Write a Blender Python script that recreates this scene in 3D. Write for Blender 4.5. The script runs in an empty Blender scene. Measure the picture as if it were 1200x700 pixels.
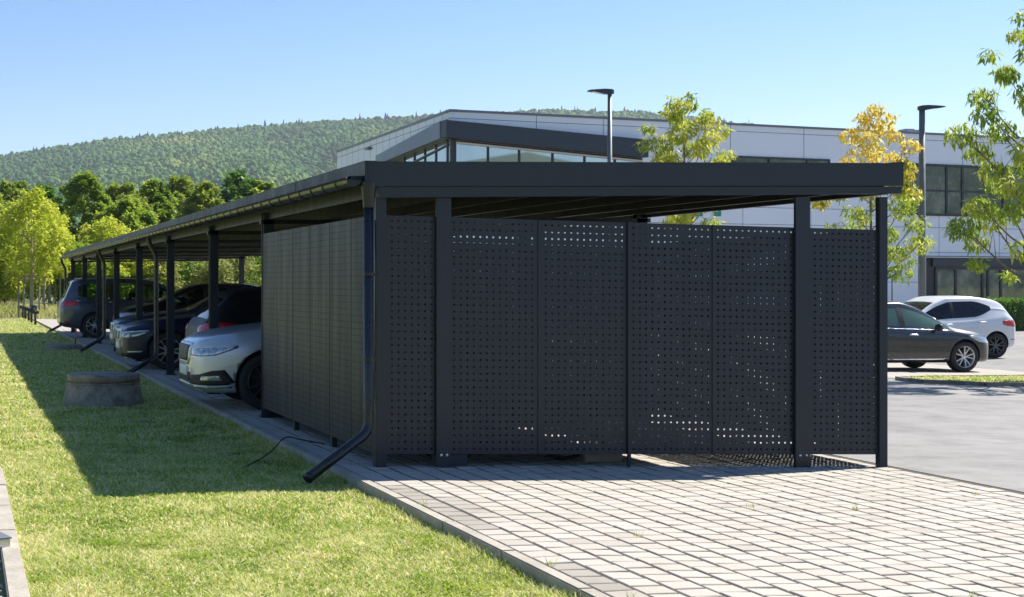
import bpy, bmesh, math, random
import numpy as np
from mathutils import Vector, Matrix
from mathutils.bvhtree import BVHTree
from math import radians as R, sin, cos, pi, sqrt, atan2
scene = bpy.context.scene
COL = scene.collection
rnd = random.Random(7)
rng = np.random.default_rng(7)

# ------------------------------------------------------------------ frame of reference
EYE = 1.52; F = 1650.0; PX = 231.0; HY = 333.0
YAW = 0.1652
FW = (sin(YAW), cos(YAW)); RT = (cos(YAW), -sin(YAW))
def at(px, py, d):
    """survey: sight line (px, py) measured at distance d"""
    l = (px-PX)/F*d
    return Vector((FW[0]*d+RT[0]*l, FW[1]*d+RT[1]*l, EYE+(HY-py)/F*d))
def g(x):
    if x < 3.4: return 0.0
    return -0.021*(min(x, 21.5)-3.4)
LAWN = -0.085
X0 = 3.38; Y0 = 11.27          # outer corner of the carport

# ------------------------------------------------------------------ materials
def nmat(name):
    m = bpy.data.materials.new(name); m.use_nodes = True
    nt = m.node_tree; b = nt.nodes['Principled BSDF']
    return m, nt, b
def L(nt, a, b): nt.links.new(a, b)
def N(nt, t, **k):
    n = nt.nodes.new(t)
    for a, v in k.items():
        if a.startswith('i_'): n.inputs[a[2:].replace('_', ' ')].default_value = v
        else: setattr(n, a, v)
    return n
def ramp(nt, fac, stops):
    r = nt.nodes.new('ShaderNodeValToRGB')
    els = r.color_ramp.elements
    while len(els) < len(stops): els.new(0.5)
    for e, (p, c) in zip(els, stops):
        e.position = p; e.color = (*c, 1) if len(c) == 3 else c
    L(nt, fac, r.inputs[0]); return r
def noise(nt, scale, detail=4, rough=.6, coord='obj', vec=None, stretch=None):
    n = N(nt, 'ShaderNodeTexNoise'); n.inputs['Scale'].default_value = scale
    n.inputs['Detail'].default_value = detail; n.inputs['Roughness'].default_value = rough
    if vec is None:
        if coord == 'world': vec = N(nt, 'ShaderNodeNewGeometry').outputs['Position']
        else: vec = N(nt, 'ShaderNodeTexCoord').outputs['Object']
    if stretch:
        mp = N(nt, 'ShaderNodeMapping'); mp.inputs['Scale'].default_value = stretch
        L(nt, vec, mp.inputs[0]); vec = mp.outputs[0]
    L(nt, vec, n.inputs['Vector']); return n
def bump(nt, b, h, strength=.3, dist=.01):
    bp = N(nt, 'ShaderNodeBump'); bp.inputs['Strength'].default_value = strength
    bp.inputs['Distance'].default_value = dist
    L(nt, h, bp.inputs['Height']); L(nt, bp.outputs[0], b.inputs['Normal']); return bp
def simple(name, c, rough=.5, metal=0, var=.12, scale=6, coat=0, bmp=0, spec=.5, coord='obj', stretch=None):
    m, nt, b = nmat(name)
    n = noise(nt, scale, 5, coord=coord, stretch=stretch)
    lo = tuple(v*(1-var) for v in c); hi = tuple(min(1, v*(1+var)) for v in c)
    r = ramp(nt, n.outputs[0], [(.3, lo), (.7, hi)])
    L(nt, r.outputs[0], b.inputs['Base Color'])
    rr = ramp(nt, n.outputs[0], [(.3, (rough*.85,)*3), (.7, (min(1, rough*1.15),)*3)])
    L(nt, rr.outputs[0], b.inputs['Roughness'])
    b.inputs['Metallic'].default_value = metal
    b.inputs['Coat Weight'].default_value = coat
    b.inputs['Coat Roughness'].default_value = .04
    b.inputs['Specular IOR Level'].default_value = spec
    if bmp:
        n2 = noise(nt, scale*12, 4); bump(nt, b, n2.outputs[0], bmp, .004)
    return m
def leafmat(name, cols, scale=.7, rough=.45, transl=.45, back=None):
    m = bpy.data.materials.new(name); m.use_nodes = True; nt = m.node_tree; nt.nodes.clear()
    n = noise(nt, scale, 3); n2 = noise(nt, scale*9, 2)
    mx = N(nt, 'ShaderNodeMath', operation='MULTIPLY_ADD'); L(nt, n2.outputs[0], mx.inputs[0])
    mx.inputs[1].default_value = .55; 
    sb = N(nt, 'ShaderNodeMath', operation='SUBTRACT'); L(nt, n.outputs[0], sb.inputs[0]); sb.inputs[1].default_value = .27
    L(nt, sb.outputs[0], mx.inputs[2])
    k = len(cols); r = ramp(nt, mx.outputs[0], [(.3+.4*i/(k-1), c) for i, c in enumerate(cols)])
    d = N(nt, 'ShaderNodeBsdfPrincipled'); d.inputs['Roughness'].default_value = rough
    d.inputs['Specular IOR Level'].default_value = .12
    t = N(nt, 'ShaderNodeBsdfTranslucent'); mixs = N(nt, 'ShaderNodeMixShader'); mixs.inputs[0].default_value = transl
    o = N(nt, 'ShaderNodeOutputMaterial')
    L(nt, r.outputs[0], d.inputs['Base Color']); L(nt, r.outputs[0], t.inputs[0])
    L(nt, d.outputs[0], mixs.inputs[1]); L(nt, t.outputs[0], mixs.inputs[2]); L(nt, mixs.outputs[0], o.inputs[0])
    return m

M = {}
M['anthracite'] = simple('anthracite_coating', (.0105, .0165, .0275), .42, 0, .14, 2.2, spec=.36, bmp=.05)
M['anthracite_side'] = simple('anthracite_screen', (.0165, .0165, .0175), .42, 0, .12, 3, spec=.45, bmp=.04)
def metal_coat(name, c, rough, spec):
    m, nt, b = nmat(name)
    st = noise(nt, 3.0, 6, .7, 'world', stretch=(2.2, 2.2, .16)); sp = noise(nt, 40, 5, .7, 'world'); lo = noise(nt, 1.1, 2, .5, 'world')
    ad = N(nt, 'ShaderNodeMath', operation='MULTIPLY_ADD'); L(nt, sp.outputs[0], ad.inputs[0]); ad.inputs[1].default_value = .35; L(nt, st.outputs[0], ad.inputs[2])
    r = ramp(nt, ad.outputs[0], [(.50, c), (.72, tuple(v*1.12 for v in c)), (.95, tuple(v*1.35+.004 for v in c))]); L(nt, r.outputs[0], b.inputs['Base Color'])
    rr = ramp(nt, ad.outputs[0], [(.45, (rough*.82,)*3), (.85, (rough*1.3,)*3)]); L(nt, rr.outputs[0], b.inputs['Roughness'])
    b.inputs['Specular IOR Level'].default_value = spec; bump(nt, b, lo.outputs[0], .35, .012); return m
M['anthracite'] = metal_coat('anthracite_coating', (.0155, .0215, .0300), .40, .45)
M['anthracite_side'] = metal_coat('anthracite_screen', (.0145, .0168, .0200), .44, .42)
M['zinc_dark'] = simple('dark_gutter_metal', (.022, .024, .028), .28, .3, .15, 4, spec=.6)
M['soffit'] = simple('roof_sheet', (.024, .024, .025), .5, 0, .1, 3)
M['bolt'] = simple('galvanised_bolt', (.75, .75, .75), .3, .6, .05)
M['black'] = simple('black_plastic', (.012, .012, .013), .5, 0, .1)
M['rubber'] = simple('rubber', (.018, .018, .018), .8, 0, .2, 20)
M['rim'] = simple('alloy', (.55, .56, .58), .28, .8, .05)
M['rim_dark'] = simple('dark_alloy', (.12, .12, .125), .3, .7, .05)
M['chrome'] = simple('chrome', (.75, .76, .78), .12, 1, .02)
M['bright'] = simple('bright_trim', (.82, .83, .85), .3, .35, .02)  # pale, barely metallic colour stands in for sky reflected in chrome
M['plate'] = simple('plate_white', (.75, .75, .72), .4, 0, .03)
M['seat'] = simple('seat_cloth', (.03, .03, .033), .8, 0, .1)
M['lamp_red'] = simple('red_lens', (.55, .015, .02), .12, 0, .1, 30, coat=1)
M['lamp_dark'] = simple('dark_lens', (.05, .05, .055), .1, 0, .3, 30, coat=1)
M['lamp_clear'] = simple('headlight_lens', (.42, .44, .48), .12, .5, .5, 22, coat=1)
M['lamp_drl'] = simple('daylight_strip', (.85, .87, .9), .2, 0, .03)
def paint(name, c, metal=.4, rough=.3): return simple(name, c, rough, metal, .04, 2, coat=.7)
M['p_silver'] = paint('silver_paint', (.60, .62, .66), .5, .34)
M['p_blueblack'] = simple('dark_blue_paint', (.010, .015, .038), .32, .1, .04, 2, coat=.15, spec=.3)
M['p_black2'] = simple('dull_black_paint', (.008, .008, .009), .45, 0, .05, 2, spec=.3)
M['p_blue'] = simple('blue_grey_paint', (.025, .036, .075), .32, .15, .04, 2, coat=.2, spec=.35)
M['p_black'] = paint('black_paint', (.007, .007, .008), .05, .35)
M['p_vw'] = paint('slate_blue_paint', (.075, .09, .13), .45, .3)
M['p_grey'] = paint('dark_grey_paint', (.04, .042, .048), .5, .28)
M['p_white'] = paint('white_paint', (.72, .73, .75), .05, .3)
def carglass(name, tint, tr, base=(.01, .012, .014)):
    m = bpy.data.materials.new(name); m.use_nodes = True; nt = m.node_tree; nt.nodes.clear()
    o = N(nt, 'ShaderNodeOutputMaterial'); mx = N(nt, 'ShaderNodeMixShader')
    a = N(nt, 'ShaderNodeBsdfTransparent'); a.inputs[0].default_value = (*tint, 1)
    b = N(nt, 'ShaderNodeBsdfPrincipled'); b.inputs['Base Color'].default_value = (*base, 1)
    b.inputs['Roughness'].default_value = .03
    fr = N(nt, 'ShaderNodeFresnel'); fr.inputs[0].default_value = 1.5
    ad = N(nt, 'ShaderNodeMath', operation='ADD', use_clamp=True); L(nt, fr.outputs[0], ad.inputs[0]); ad.inputs[1].default_value = 1-tr
    L(nt, ad.outputs[0], mx.inputs[0]); L(nt, a.outputs[0], mx.inputs[1]); L(nt, b.outputs[0], mx.inputs[2]); L(nt, mx.outputs[0], o.inputs[0])
    return m
M['glass_car'] = carglass('tinted_car_glass', (.62, .78, .74), .80)
M['glass_teal'] = carglass('green_glass_painted_sheen', (.5, .7, .66), .45, (.13, .23, .22))  # green tint, plus a teal base colour imitating a bright reflection
M['glass_dark'] = carglass('privacy_glass', (.1, .1, .1), .2)
m, nt, b = nmat('mirror_coated_glass'); M['glass_b'] = m
n = noise(nt, .35, 3); r = ramp(nt, n.outputs[0], [(.35, (.40, .46, .47)), (.7, (.50, .56, .56))]); L(nt, r.outputs[0], b.inputs['Base Color'])
b.inputs['Roughness'].default_value = .02; b.inputs['Metallic'].default_value = .85
m, nt, b = nmat('dark_window_glass'); M['glass_d'] = m
n = noise(nt, .8, 5, .7); r = ramp(nt, n.outputs[0], [(.36, (.02, .035, .035)), (.52, (.09, .12, .115)), (.68, (.26, .27, .22))]); L(nt, r.outputs[0], b.inputs['Base Color'])  # noise patches in the base colour imitate reflections and rooms behind
b.inputs['Roughness'].default_value = .03; b.inputs['Metallic'].default_value = .25; b.inputs['IOR'].default_value = 1.9; b.inputs['Coat Weight'].default_value = .5
M['white_panel'] = simple('white_facade_panel', (.84, .85, .88), .45, 0, .02, .5)
M['joint'] = simple('facade_joint', (.16, .17, .19), .6, 0, .05)
M['dark_band'] = simple('dark_facade_band', (.022, .030, .045), .35, 0, .08, .6)
M['band_side'] = simple('grey_trim_painted_sheen', (.16, .18, .22), .4, 0, .05, .6)  # grey trim; on the side band it paints in glancing sky sheen
M['frame'] = simple('dark_window_frame', (.02, .022, .026), .4, 0, .1)
M['soff_light'] = simple('pale_trim', (.6, .58, .54), .5, 0, .03)
M['interior'] = simple('warm_interior', (.25, .2, .14), .8, 0, .4, .6)
M['concrete_old'] = None
M['lampgrey'] = simple('lamp_grey', (.16, .17, .18), .45, .2, .1)
M['lampdark'] = simple('lamp_head_grey', (.05, .052, .055), .5, .2, .1)
M['wood'] = simple('weathered_wood', (.30, .25, .20), .8, 0, .25, 9, bmp=.3)
M['bark'] = simple('bark', (.17, .13, .10), .85, 0, .3, 14, bmp=.5)
M['bark_pale'] = simple('pale_bark', (.30, .26, .21), .85, 0, .3, 14, bmp=.5)
M['green_sign'] = simple('green_sign', (.0, .26, .16), .4, 0, .03)
M['white'] = simple('white_mark', (.8, .8, .8), .4, 0, .02)
M['cable'] = simple('black_cable', (.01, .01, .01), .6)
M['bag'] = simple('watering_bag', (.02, .035, .05), .6)

# concrete kerb
def concrete(name, c, stain=.5, scale=3):
    m, nt, b = nmat(name)
    n1 = noise(nt, scale, 6, .7, 'world'); n2 = noise(nt, 60, 4, .7, 'world'); n3 = noise(nt, 260, 2, .6, 'world')
    r1 = ramp(nt, n1.outputs[0], [(.3, tuple(v*(1-stain) for v in c)), (.62, c)])
    r2 = ramp(nt, n2.outputs[0], [(.3, (.78,)*3), (.6, (1.02,)*3)])
    mx = N(nt, 'ShaderNodeMix', data_type='RGBA', blend_type='MULTIPLY'); mx.inputs[0].default_value = 1
    L(nt, r1.outputs[0], mx.inputs[6]); L(nt, r2.outputs[0], mx.inputs[7]); L(nt, mx.outputs[2], b.inputs['Base Color'])
    b.inputs['Roughness'].default_value = .9; bump(nt, b, n3.outputs[0], .4, .003); return m
M['kerb'] = concrete('kerb_concrete', (.43, .39, .32), .35)
M['concrete_old'] = concrete('old_concrete', (.34, .30, .235), .62, 6)
M['paving'] = None
m, nt, b = nmat('paver_stone'); M['paver'] = m
ca = N(nt, 'ShaderNodeVertexColor', layer_name='tone')
n2 = noise(nt, 90, 4, .7, 'world'); r2 = ramp(nt, n2.outputs[0], [(.3, (.86,)*3), (.65, (1.03,)*3)])
n1 = noise(nt, 1.3, 7, .7, 'world'); r1 = ramp(nt, n1.outputs[0], [(.3, (.80, .78, .74)), (.45, (.94, .93, .91)), (.6, (1, 1, 1))])
mx = N(nt, 'ShaderNodeMix', data_type='RGBA', blend_type='MULTIPLY'); mx.inputs[0].default_value = 1
mx2 = N(nt, 'ShaderNodeMix', data_type='RGBA', blend_type='MULTIPLY'); mx2.inputs[0].default_value = 1
L(nt, ca.outputs[0], mx.inputs[6]); L(nt, r2.outputs[0], mx.inputs[7]); L(nt, mx.outputs[2], mx2.inputs[6]); L(nt, r1.outputs[0], mx2.inputs[7])
L(nt, mx2.outputs[2], b.inputs['Base Color']); b.inputs['Roughness'].default_value = .9
n3 = noise(nt, 350, 2, .6, 'world'); bump(nt, b, n3.outputs[0], .35, .002)
M['joint_sand'] = simple('joint_sand', (.045, .038, .03), .95, 0, .4, 30, coord='world')
# far paving by brick texture
m, nt, b = nmat('bay_paving'); M['bay'] = m
bt = N(nt, 'ShaderNodeTexBrick'); bt.inputs['Scale'].default_value = 1
bt.inputs['Brick Width'].default_value = .2; bt.inputs['Row Height'].default_value = .18; bt.inputs['Mortar Size'].default_value = .008
bt.inputs['Color1'].default_value = (.42, .38, .33, 1); bt.inputs['Color2'].default_value = (.36, .33, .29, 1); bt.inputs['Mortar'].default_value = (.08, .07, .06, 1)
L(nt, N(nt, 'ShaderNodeNewGeometry').outputs['Position'], bt.inputs['Vector']); L(nt, bt.outputs[0], b.inputs['Base Color']); b.inputs['Roughness'].default_value = .9
# asphalt
m, nt, b = nmat('asphalt'); M['asphalt'] = m
n1 = noise(nt, .5, 5, .6, 'world', stretch=(1, .35, 1)); n2 = noise(nt, 120, 3, .7, 'world'); n3 = noise(nt, 2.2, 6, .65, 'world', stretch=(.8, 1.1, 1))
r1 = ramp(nt, n1.outputs[0], [(.3, (.21, .203, .195)), (.7, (.27, .262, .25))])
r2 = ramp(nt, n2.outputs[0], [(.3, (.7,)*3), (.7, (1.15,)*3)]); r3 = ramp(nt, n3.outputs[0], [(.35, (.62,)*3), (.48, (.86,)*3), (.58, (1,)*3)])
mx = N(nt, 'ShaderNodeMix', data_type='RGBA', blend_type='MULTIPLY'); mx.inputs[0].default_value = 1
mx2 = N(nt, 'ShaderNodeMix', data_type='RGBA', blend_type='MULTIPLY'); mx2.inputs[0].default_value = .8
L(nt, r1.outputs[0], mx.inputs[6]); L(nt, r2.outputs[0], mx.inputs[7]); L(nt, mx.outputs[2], mx2.inputs[6]); L(nt, r3.outputs[0], mx2.inputs[7])
L(nt, mx2.outputs[2], b.inputs['Base Color']); b.inputs['Roughness'].default_value = .85; bump(nt, b, n2.outputs[0], .4, .004)
# soil and turf under the blades
m, nt, b = nmat('turf'); M['turf'] = m
n1 = noise(nt, .9, 5, .65, 'world'); n2 = noise(nt, 30, 5, .8, 'world')
r1 = ramp(nt, n1.outputs[0], [(.3, (.14, .19, .035)), (.5, (.20, .22, .06)), (.72, (.30, .26, .13))])
r2 = ramp(nt, n2.outputs[0], [(.3, (.45,)*3), (.7, (1.25,)*3)])
mx = N(nt, 'ShaderNodeMix', data_type='RGBA', blend_type='MULTIPLY'); mx.inputs[0].default_value = 1
L(nt, r1.outputs[0], mx.inputs[6]); L(nt, r2.outputs[0], mx.inputs[7]); L(nt, mx.outputs[2], b.inputs['Base Color'])
b.inputs['Roughness'].default_value = .95; bump(nt, b, n2.outputs[0], .8, .02)
# blades
m = bpy.data.materials.new('grass_blade'); m.use_nodes = True; nt = m.node_tree; nt.nodes.clear(); M['blade'] = m
n1 = noise(nt, 1.6, 5, .7, 'world'); n2 = noise(nt, 14, 3, .7, 'world'); n3 = noise(nt, 90, 2, .6, 'world')
a1 = N(nt, 'ShaderNodeMath', operation='MULTIPLY_ADD'); L(nt, n2.outputs[0], a1.inputs[0]); a1.inputs[1].default_value = .5; L(nt, n1.outputs[0], a1.inputs[2])
a2 = N(nt, 'ShaderNodeMath', operation='MULTIPLY_ADD'); L(nt, N(nt, 'ShaderNodeNewGeometry').outputs['Random Per Island'], a2.inputs[0]); a2.inputs[1].default_value = .75; L(nt, a1.outputs[0], a2.inputs[2])
r = ramp(nt, a2.outputs[0], [(.70, (.05, .11, .015)), (.95, (.12, .19, .028)), (1.0, (.30, .27, .12))])
a3 = N(nt, 'ShaderNodeMapRange'); a3.inputs[1].default_value = .55; a3.inputs[2].default_value = 1.5; L(nt, a2.outputs[0], a3.inputs[0])
r = ramp(nt, a3.outputs[0], [(.12, (.08, .17, .012)), (.36, (.30, .45, .035)), (.56, (.50, .58, .09)), (.72, (.74, .68, .28)), (.92, (.88, .78, .48))])
d = N(nt, 'ShaderNodeBsdfPrincipled'); d.inputs['Roughness'].default_value = .5; d.inputs['Specular IOR Level'].default_value = .35
t = N(nt, 'ShaderNodeBsdfTranslucent'); ms = N(nt, 'ShaderNodeMixShader'); ms.inputs[0].default_value = .4; o = N(nt, 'ShaderNodeOutputMaterial')
L(nt, r.outputs[0], d.inputs['Base Color']); L(nt, r.outputs[0], t.inputs[0]); L(nt, d.outputs[0], ms.inputs[1]); L(nt, t.outputs[0], ms.inputs[2]); L(nt, ms.outputs[0], o.inputs[0])
M['gravel'] = simple('gravel_stone', (.50, .47, .43), .85, 0, .55, 9, coord='world')
M['hill'] = simple('hill_soil', (.045, .07, .03), .95, 0, .3, .01, coord='world')
M['forest'] = leafmat('forest_leaf', [(.015, .06, .012), (.04, .12, .02), (.085, .18, .03), (.19, .24, .045)], .0045, .8, .12)
M['conifer'] = leafmat('conifer', [(.012, .03, .014), (.02, .042, .018)], .05, .8, .05)
M['lf_green'] = leafmat('leaf_green', [(.10, .19, .02), (.26, .37, .04), (.44, .52, .07)], .5)
M['lf_dark'] = leafmat('leaf_dark', [(.04, .12, .02), (.10, .22, .035), (.19, .32, .055)], .5)
M['lf_olive'] = leafmat('leaf_olive', [(.10, .17, .022), (.26, .34, .045), (.44, .48, .08)], .4)
M['lf_lime'] = leafmat('leaf_lime', [(.24, .32, .025), (.48, .54, .05), (.68, .68, .10)], .7)
M['lf_yellow'] = leafmat('leaf_yellow', [(.36, .38, .04), (.75, .58, .08), (.90, .74, .20)], .9)
M['lf_locust'] = leafmat('leaf_locust', [(.20, .30, .03), (.42, .48, .06), (.68, .62, .12)], .9)
M['lf_locust2'] = leafmat('leaf_locust_green', [(.14, .25, .03), (.34, .44, .05), (.60, .62, .12)], .9)
M['scrub'] = leafmat('scrub', [(.10, .15, .03), (.25, .29, .07), (.40, .33, .14)], .8)
M['drygrass'] = leafmat('meadow', [(.20, .27, .05), (.38, .40, .12), (.58, .48, .25)], .6)

# ------------------------------------------------------------------ mesh helpers
class MB:
    def __init__(s): s.v = []; s.f = []; s.m = []; s.sm = []
    def add(s, vs, fs, mi=0, smooth=False):
        o = len(s.v); s.v += [tuple(v) for v in vs]
        for f in fs: s.f.append([o+i for i in f]); s.m.append(mi); s.sm.append(smooth)
    def box(s, x0, x1, y0, y1, z0, z1, mi=0, sh=0.0, bev=0):
        """box; sh shears z by sh per metre of x"""
        if bev:
            bm = bmesh.new(); bmesh.ops.create_cube(bm, size=1)
            for v in bm.verts: v.co = Vector(((x0+x1)/2+v.co.x*(x1-x0), (y0+y1)/2+v.co.y*(y1-y0), (z0+z1)/2+v.co.z*(z1-z0)))
            bmesh.ops.bevel(bm, geom=bm.edges[:], offset=bev, segments=2, affect='EDGES', clamp_overlap=True)
            bm.verts.index_update(); s.add([(v.co.x, v.co.y, v.co.z+sh*(v.co.x-x0)) for v in bm.verts], [[v.index for v in f.verts] for f in bm.faces], mi); bm.free(); return
        vs = [(x, y, z+sh*(x-x0)) for x in (x0, x1) for y in (y0, y1) for z in (z0, z1)]
        s.add(vs, [(0, 1, 3, 2), (4, 6, 7, 5), (0, 4, 5, 1), (2, 3, 7, 6), (0, 2, 6, 4), (1, 5, 7, 3)], mi)
    def prism(s, poly, ext, mi=0):
        """closed prism: poly of 3D points, extruded by vector ext"""
        n = len(poly); e = Vector(ext); vs = [Vector(p) for p in poly]+[Vector(p)+e for p in poly]
        s.add(vs, [list(range(n))[::-1], list(range(n, 2*n))]+[(i, (i+1) % n, n+(i+1) % n, n+i) for i in range(n)], mi)
    def tube(s, pts, r, seg=10, mi=0, smooth=True, cap=True):
        pts = [Vector(p) for p in pts]; n = len(pts)
        rs = r if isinstance(r, (list, tuple)) else [r]*n
        up = None; rings = []
        for i, p in enumerate(pts):
            t = (pts[min(i+1, n-1)]-pts[max(i-1, 0)]).normalized()
            if up is None:
                up = Vector((0, 0, 1)) if abs(t.z) < .9 else Vector((1, 0, 0))
            a = t.cross(up).normalized(); up = a.cross(t).normalized()
            rings.append([p+(a*cos(2*pi*k/seg)+up*sin(2*pi*k/seg))*rs[i] for k in range(seg)])
        vs = [v for rg in rings for v in rg]
        fs = [(i*seg+k, i*seg+(k+1) % seg, (i+1)*seg+(k+1) % seg, (i+1)*seg+k) for i in range(n-1) for k in range(seg)]
        if cap: fs += [list(range(seg))[::-1], list(range((n-1)*seg, n*seg))]
        s.add(vs, fs, mi, smooth)
    def lathe(s, prof, axis='z', c=(0, 0, 0), seg=32, mi=0, smooth=True, jit=0):
        vs = []; n = len(prof)
        for (r, h) in prof:
            for k in range(seg):
                a = 2*pi*k/seg; rr = r*(1+jit*rnd.uniform(-1, 1)); x, y = rr*cos(a), rr*sin(a)
                p = (x, y, h) if axis == 'z' else (x, h, y)
                vs.append((p[0]+c[0], p[1]+c[1], p[2]+c[2]))
        fs = [(i*seg+k, i*seg+(k+1) % seg, (i+1)*seg+(k+1) % seg, (i+1)*seg+k) for i in range(n-1) for k in range(seg)]
        s.add(vs, fs, mi, smooth)
    def build(s, name, mats, parent=None):
        me = bpy.data.meshes.new(name); me.from_pydata(s.v, [], s.f)
        mats = mats if isinstance(mats, (list, tuple)) else [mats]
        for mm in mats: me.materials.append(mm)
        me.polygons.foreach_set('material_index', s.m); me.polygons.foreach_set('use_smooth', s.sm)
        me.update()
        o = bpy.data.objects.new(name, me); COL.objects.link(o)
        if parent: o.parent = parent
        return o
def npmesh(name, v, f, mats, parent=None, smooth=False):
    """v (n,3) array, f (m,k) index array"""
    me = bpy.data.meshes.new(name); k = f.shape[1]
    me.vertices.add(len(v)); me.vertices.foreach_set('co', v.astype(np.float32).ravel())
    me.loops.add(f.size); me.loops.foreach_set('vertex_index', f.astype(np.int32).ravel())
    me.polygons.add(len(f)); me.polygons.foreach_set('loop_start', np.arange(0, f.size, k, dtype=np.int32))
    me.polygons.foreach_set('use_smooth', np.full(len(f), smooth))
    me.update(calc_edges=True); me.validate()
    mats = mats if isinstance(mats, (list, tuple)) else [mats]
    for mm in mats: me.materials.append(mm)
    o = bpy.data.objects.new(name, me); COL.objects.link(o)
    if parent: o.parent = parent
    return o
def tag(o, label=None, cat=None, group=None, kind=None):
    if label: o['label'] = label
    if cat: o['category'] = cat
    if group: o['group'] = group
    if kind: o['kind'] = kind
    return o
def empty(name, loc=(0, 0, 0), rz=0, **k):
    o = bpy.data.objects.new(name, None); COL.objects.link(o); o.location = loc; o.rotation_euler = (0, 0, rz)
    o.empty_display_size = .2; return tag(o, **k)
def copy_tree(o, parent=None):
    c = o.copy(); COL.objects.link(c); c.parent = parent
    for ch in list(o.children): copy_tree(ch, c)
    return c
def recalc(o):
    bm = bmesh.new(); bm.from_mesh(o.data); bmesh.ops.recalc_face_normals(bm, faces=bm.faces[:]); bm.to_mesh(o.data); bm.free()

# ------------------------------------------------------------------ ground
def sheet(name, xs, ys, mat, dz=0, zf=None, **k):
    v = [(x, y, (zf(x, y) if zf else g(x))+dz) for y in ys for x in xs]; n = len(xs)
    f = [(j*n+i, j*n+i+1, (j+1)*n+i+1, (j+1)*n+i) for j in range(len(ys)-1) for i in range(n-1)]
    mb = MB(); mb.add(v, f); o = mb.build(name, mat); tag(o, kind='structure', **k); return o
def base_z(x, y): return LAWN if x < 3.03 else g(x)-.16
sheet('ground', [-6000, -200, -20, 0, 1, 2, 3.03, 3.06, 3.4, 21.5, 80, 6000], [-6000, -200, -20, 0, 20, 60, 62, 200, 6000], M['turf'], 0,
      lambda x, y: base_z(x, y) if y < 61 else (LAWN if x < 3.4 else g(x)-.02))
sheet('road', [8.17, 12, 16.5, 21.5, 40, 90], [-20, 0, 20, 40, 60.8], M['asphalt'], -.006)
sheet('parking_bays', [16.6, 21.5, 22.6], [24.7, 40, 55], M['bay'], .002)
sheet('path', [-40, 0, 3, 8.1], [65.2, 67.6], M['kerb'], 0, lambda x, y: LAWN+.02 if x < 3.4 else g(x)+.02)

# pavers, real stones
def pavers():
    px_, py_ = .19, .176; jx, jy = .020, .023
    x0 = 3.115; cols = 26; ya, yb = 3.2, 47.5
    V = []; Fc = []; T = []
    for c in range(cols):
        xa = x0+c*px_+jx/2; xb = min(x0+(c+1)*px_-jx/2, 8.15); off = (c % 2)*py_*.5
        if xb-xa < .05: continue
        y = ya+off
        while y < yb:
            a = xa; b_ = xb; y0_ = y+jy/2; y1_ = y+py_-jy/2; dz = rnd.uniform(-.002, .002); tl = rnd.uniform(-.0018, .0018)
            bv = .0045; o = len(V)
            for (dx, dy, h) in ((0, 0, -.03), (0, 0, -.004), (bv, bv, 0)):
                for (X, Y) in ((a+dx, y0_+dy), (b_-dx, y0_+dy), (b_-dx, y1_-dy), (a+dx, y1_-dy)):
                    V.append((X, Y, g(X)+h+dz+(tl if X > a+.05 else -tl)))
            t = rnd.random(); tone = rnd.uniform(.965, 1.03); cc = (.44*tone, .405*tone, .352*tone)
            if t < .0035: cc = (.33, .355, .37)
            elif t < .03: cc = (.385*tone, .355*tone, .31*tone)
            if c == 0 and (8.3 < y < 10.2 or 6.5 < y < 7.2) : cc = (.31*tone, .285*tone, .245*tone)
            if c == 1 and 8.9 < y < 9.5: cc = (.35*tone, .325*tone, .28*tone)
            for r_ in range(2):
                for k in range(4):
                    Fc.append((o+r_*4+k, o+r_*4+(k+1) % 4, o+r_*4+4+(k+1) % 4, o+r_*4+4+k)); T.append(cc)
            Fc.append((o+8, o+9, o+10, o+11)); T.append(cc)
            y += py_
    o = npmesh('paving', np.array(V), np.array(Fc), M['paver']); tag(o, kind='structure')
    ca = o.data.color_attributes.new('tone', 'FLOAT_COLOR', 'CORNER')
    arr = np.ones((len(Fc)*4, 4), np.float32); arr[:, :3] = np.repeat(np.array(T, np.float32), 4, axis=0)
    ca.data.foreach_set('color', arr.ravel())
pavers()
sheet('joint_bed', [3.1, 3.4, 8.16], [3.0, 48], M['joint_sand'], -.0048)
# kerbs
mb = MB(); y = 2.6
while y < 64:
    mb.box(3.02, 3.105, y+.002, y+.998, -.25, .006+rnd.uniform(-.002, .002), bev=.008); y += 1.0
tag(mb.build('kerb', M['kerb']), kind='structure')
mb = MB(); y = 3.0
while y < 12:
    mb.box(.225, .335, y+.002, y+.998, -.3, -.035+rnd.uniform(-.004, .004), bev=.006); y += 1.0
tag(mb.build('edging', M['kerb']), kind='structure')
mb = MB()
for k in range(14): mb.box(8.155, 8.165, 3+k*3.2, 3+(k+1)*3.2-.004, -.3, g(8.16)+.0)
tag(mb.build('edge_strip', M['kerb']), kind='structure')

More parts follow.
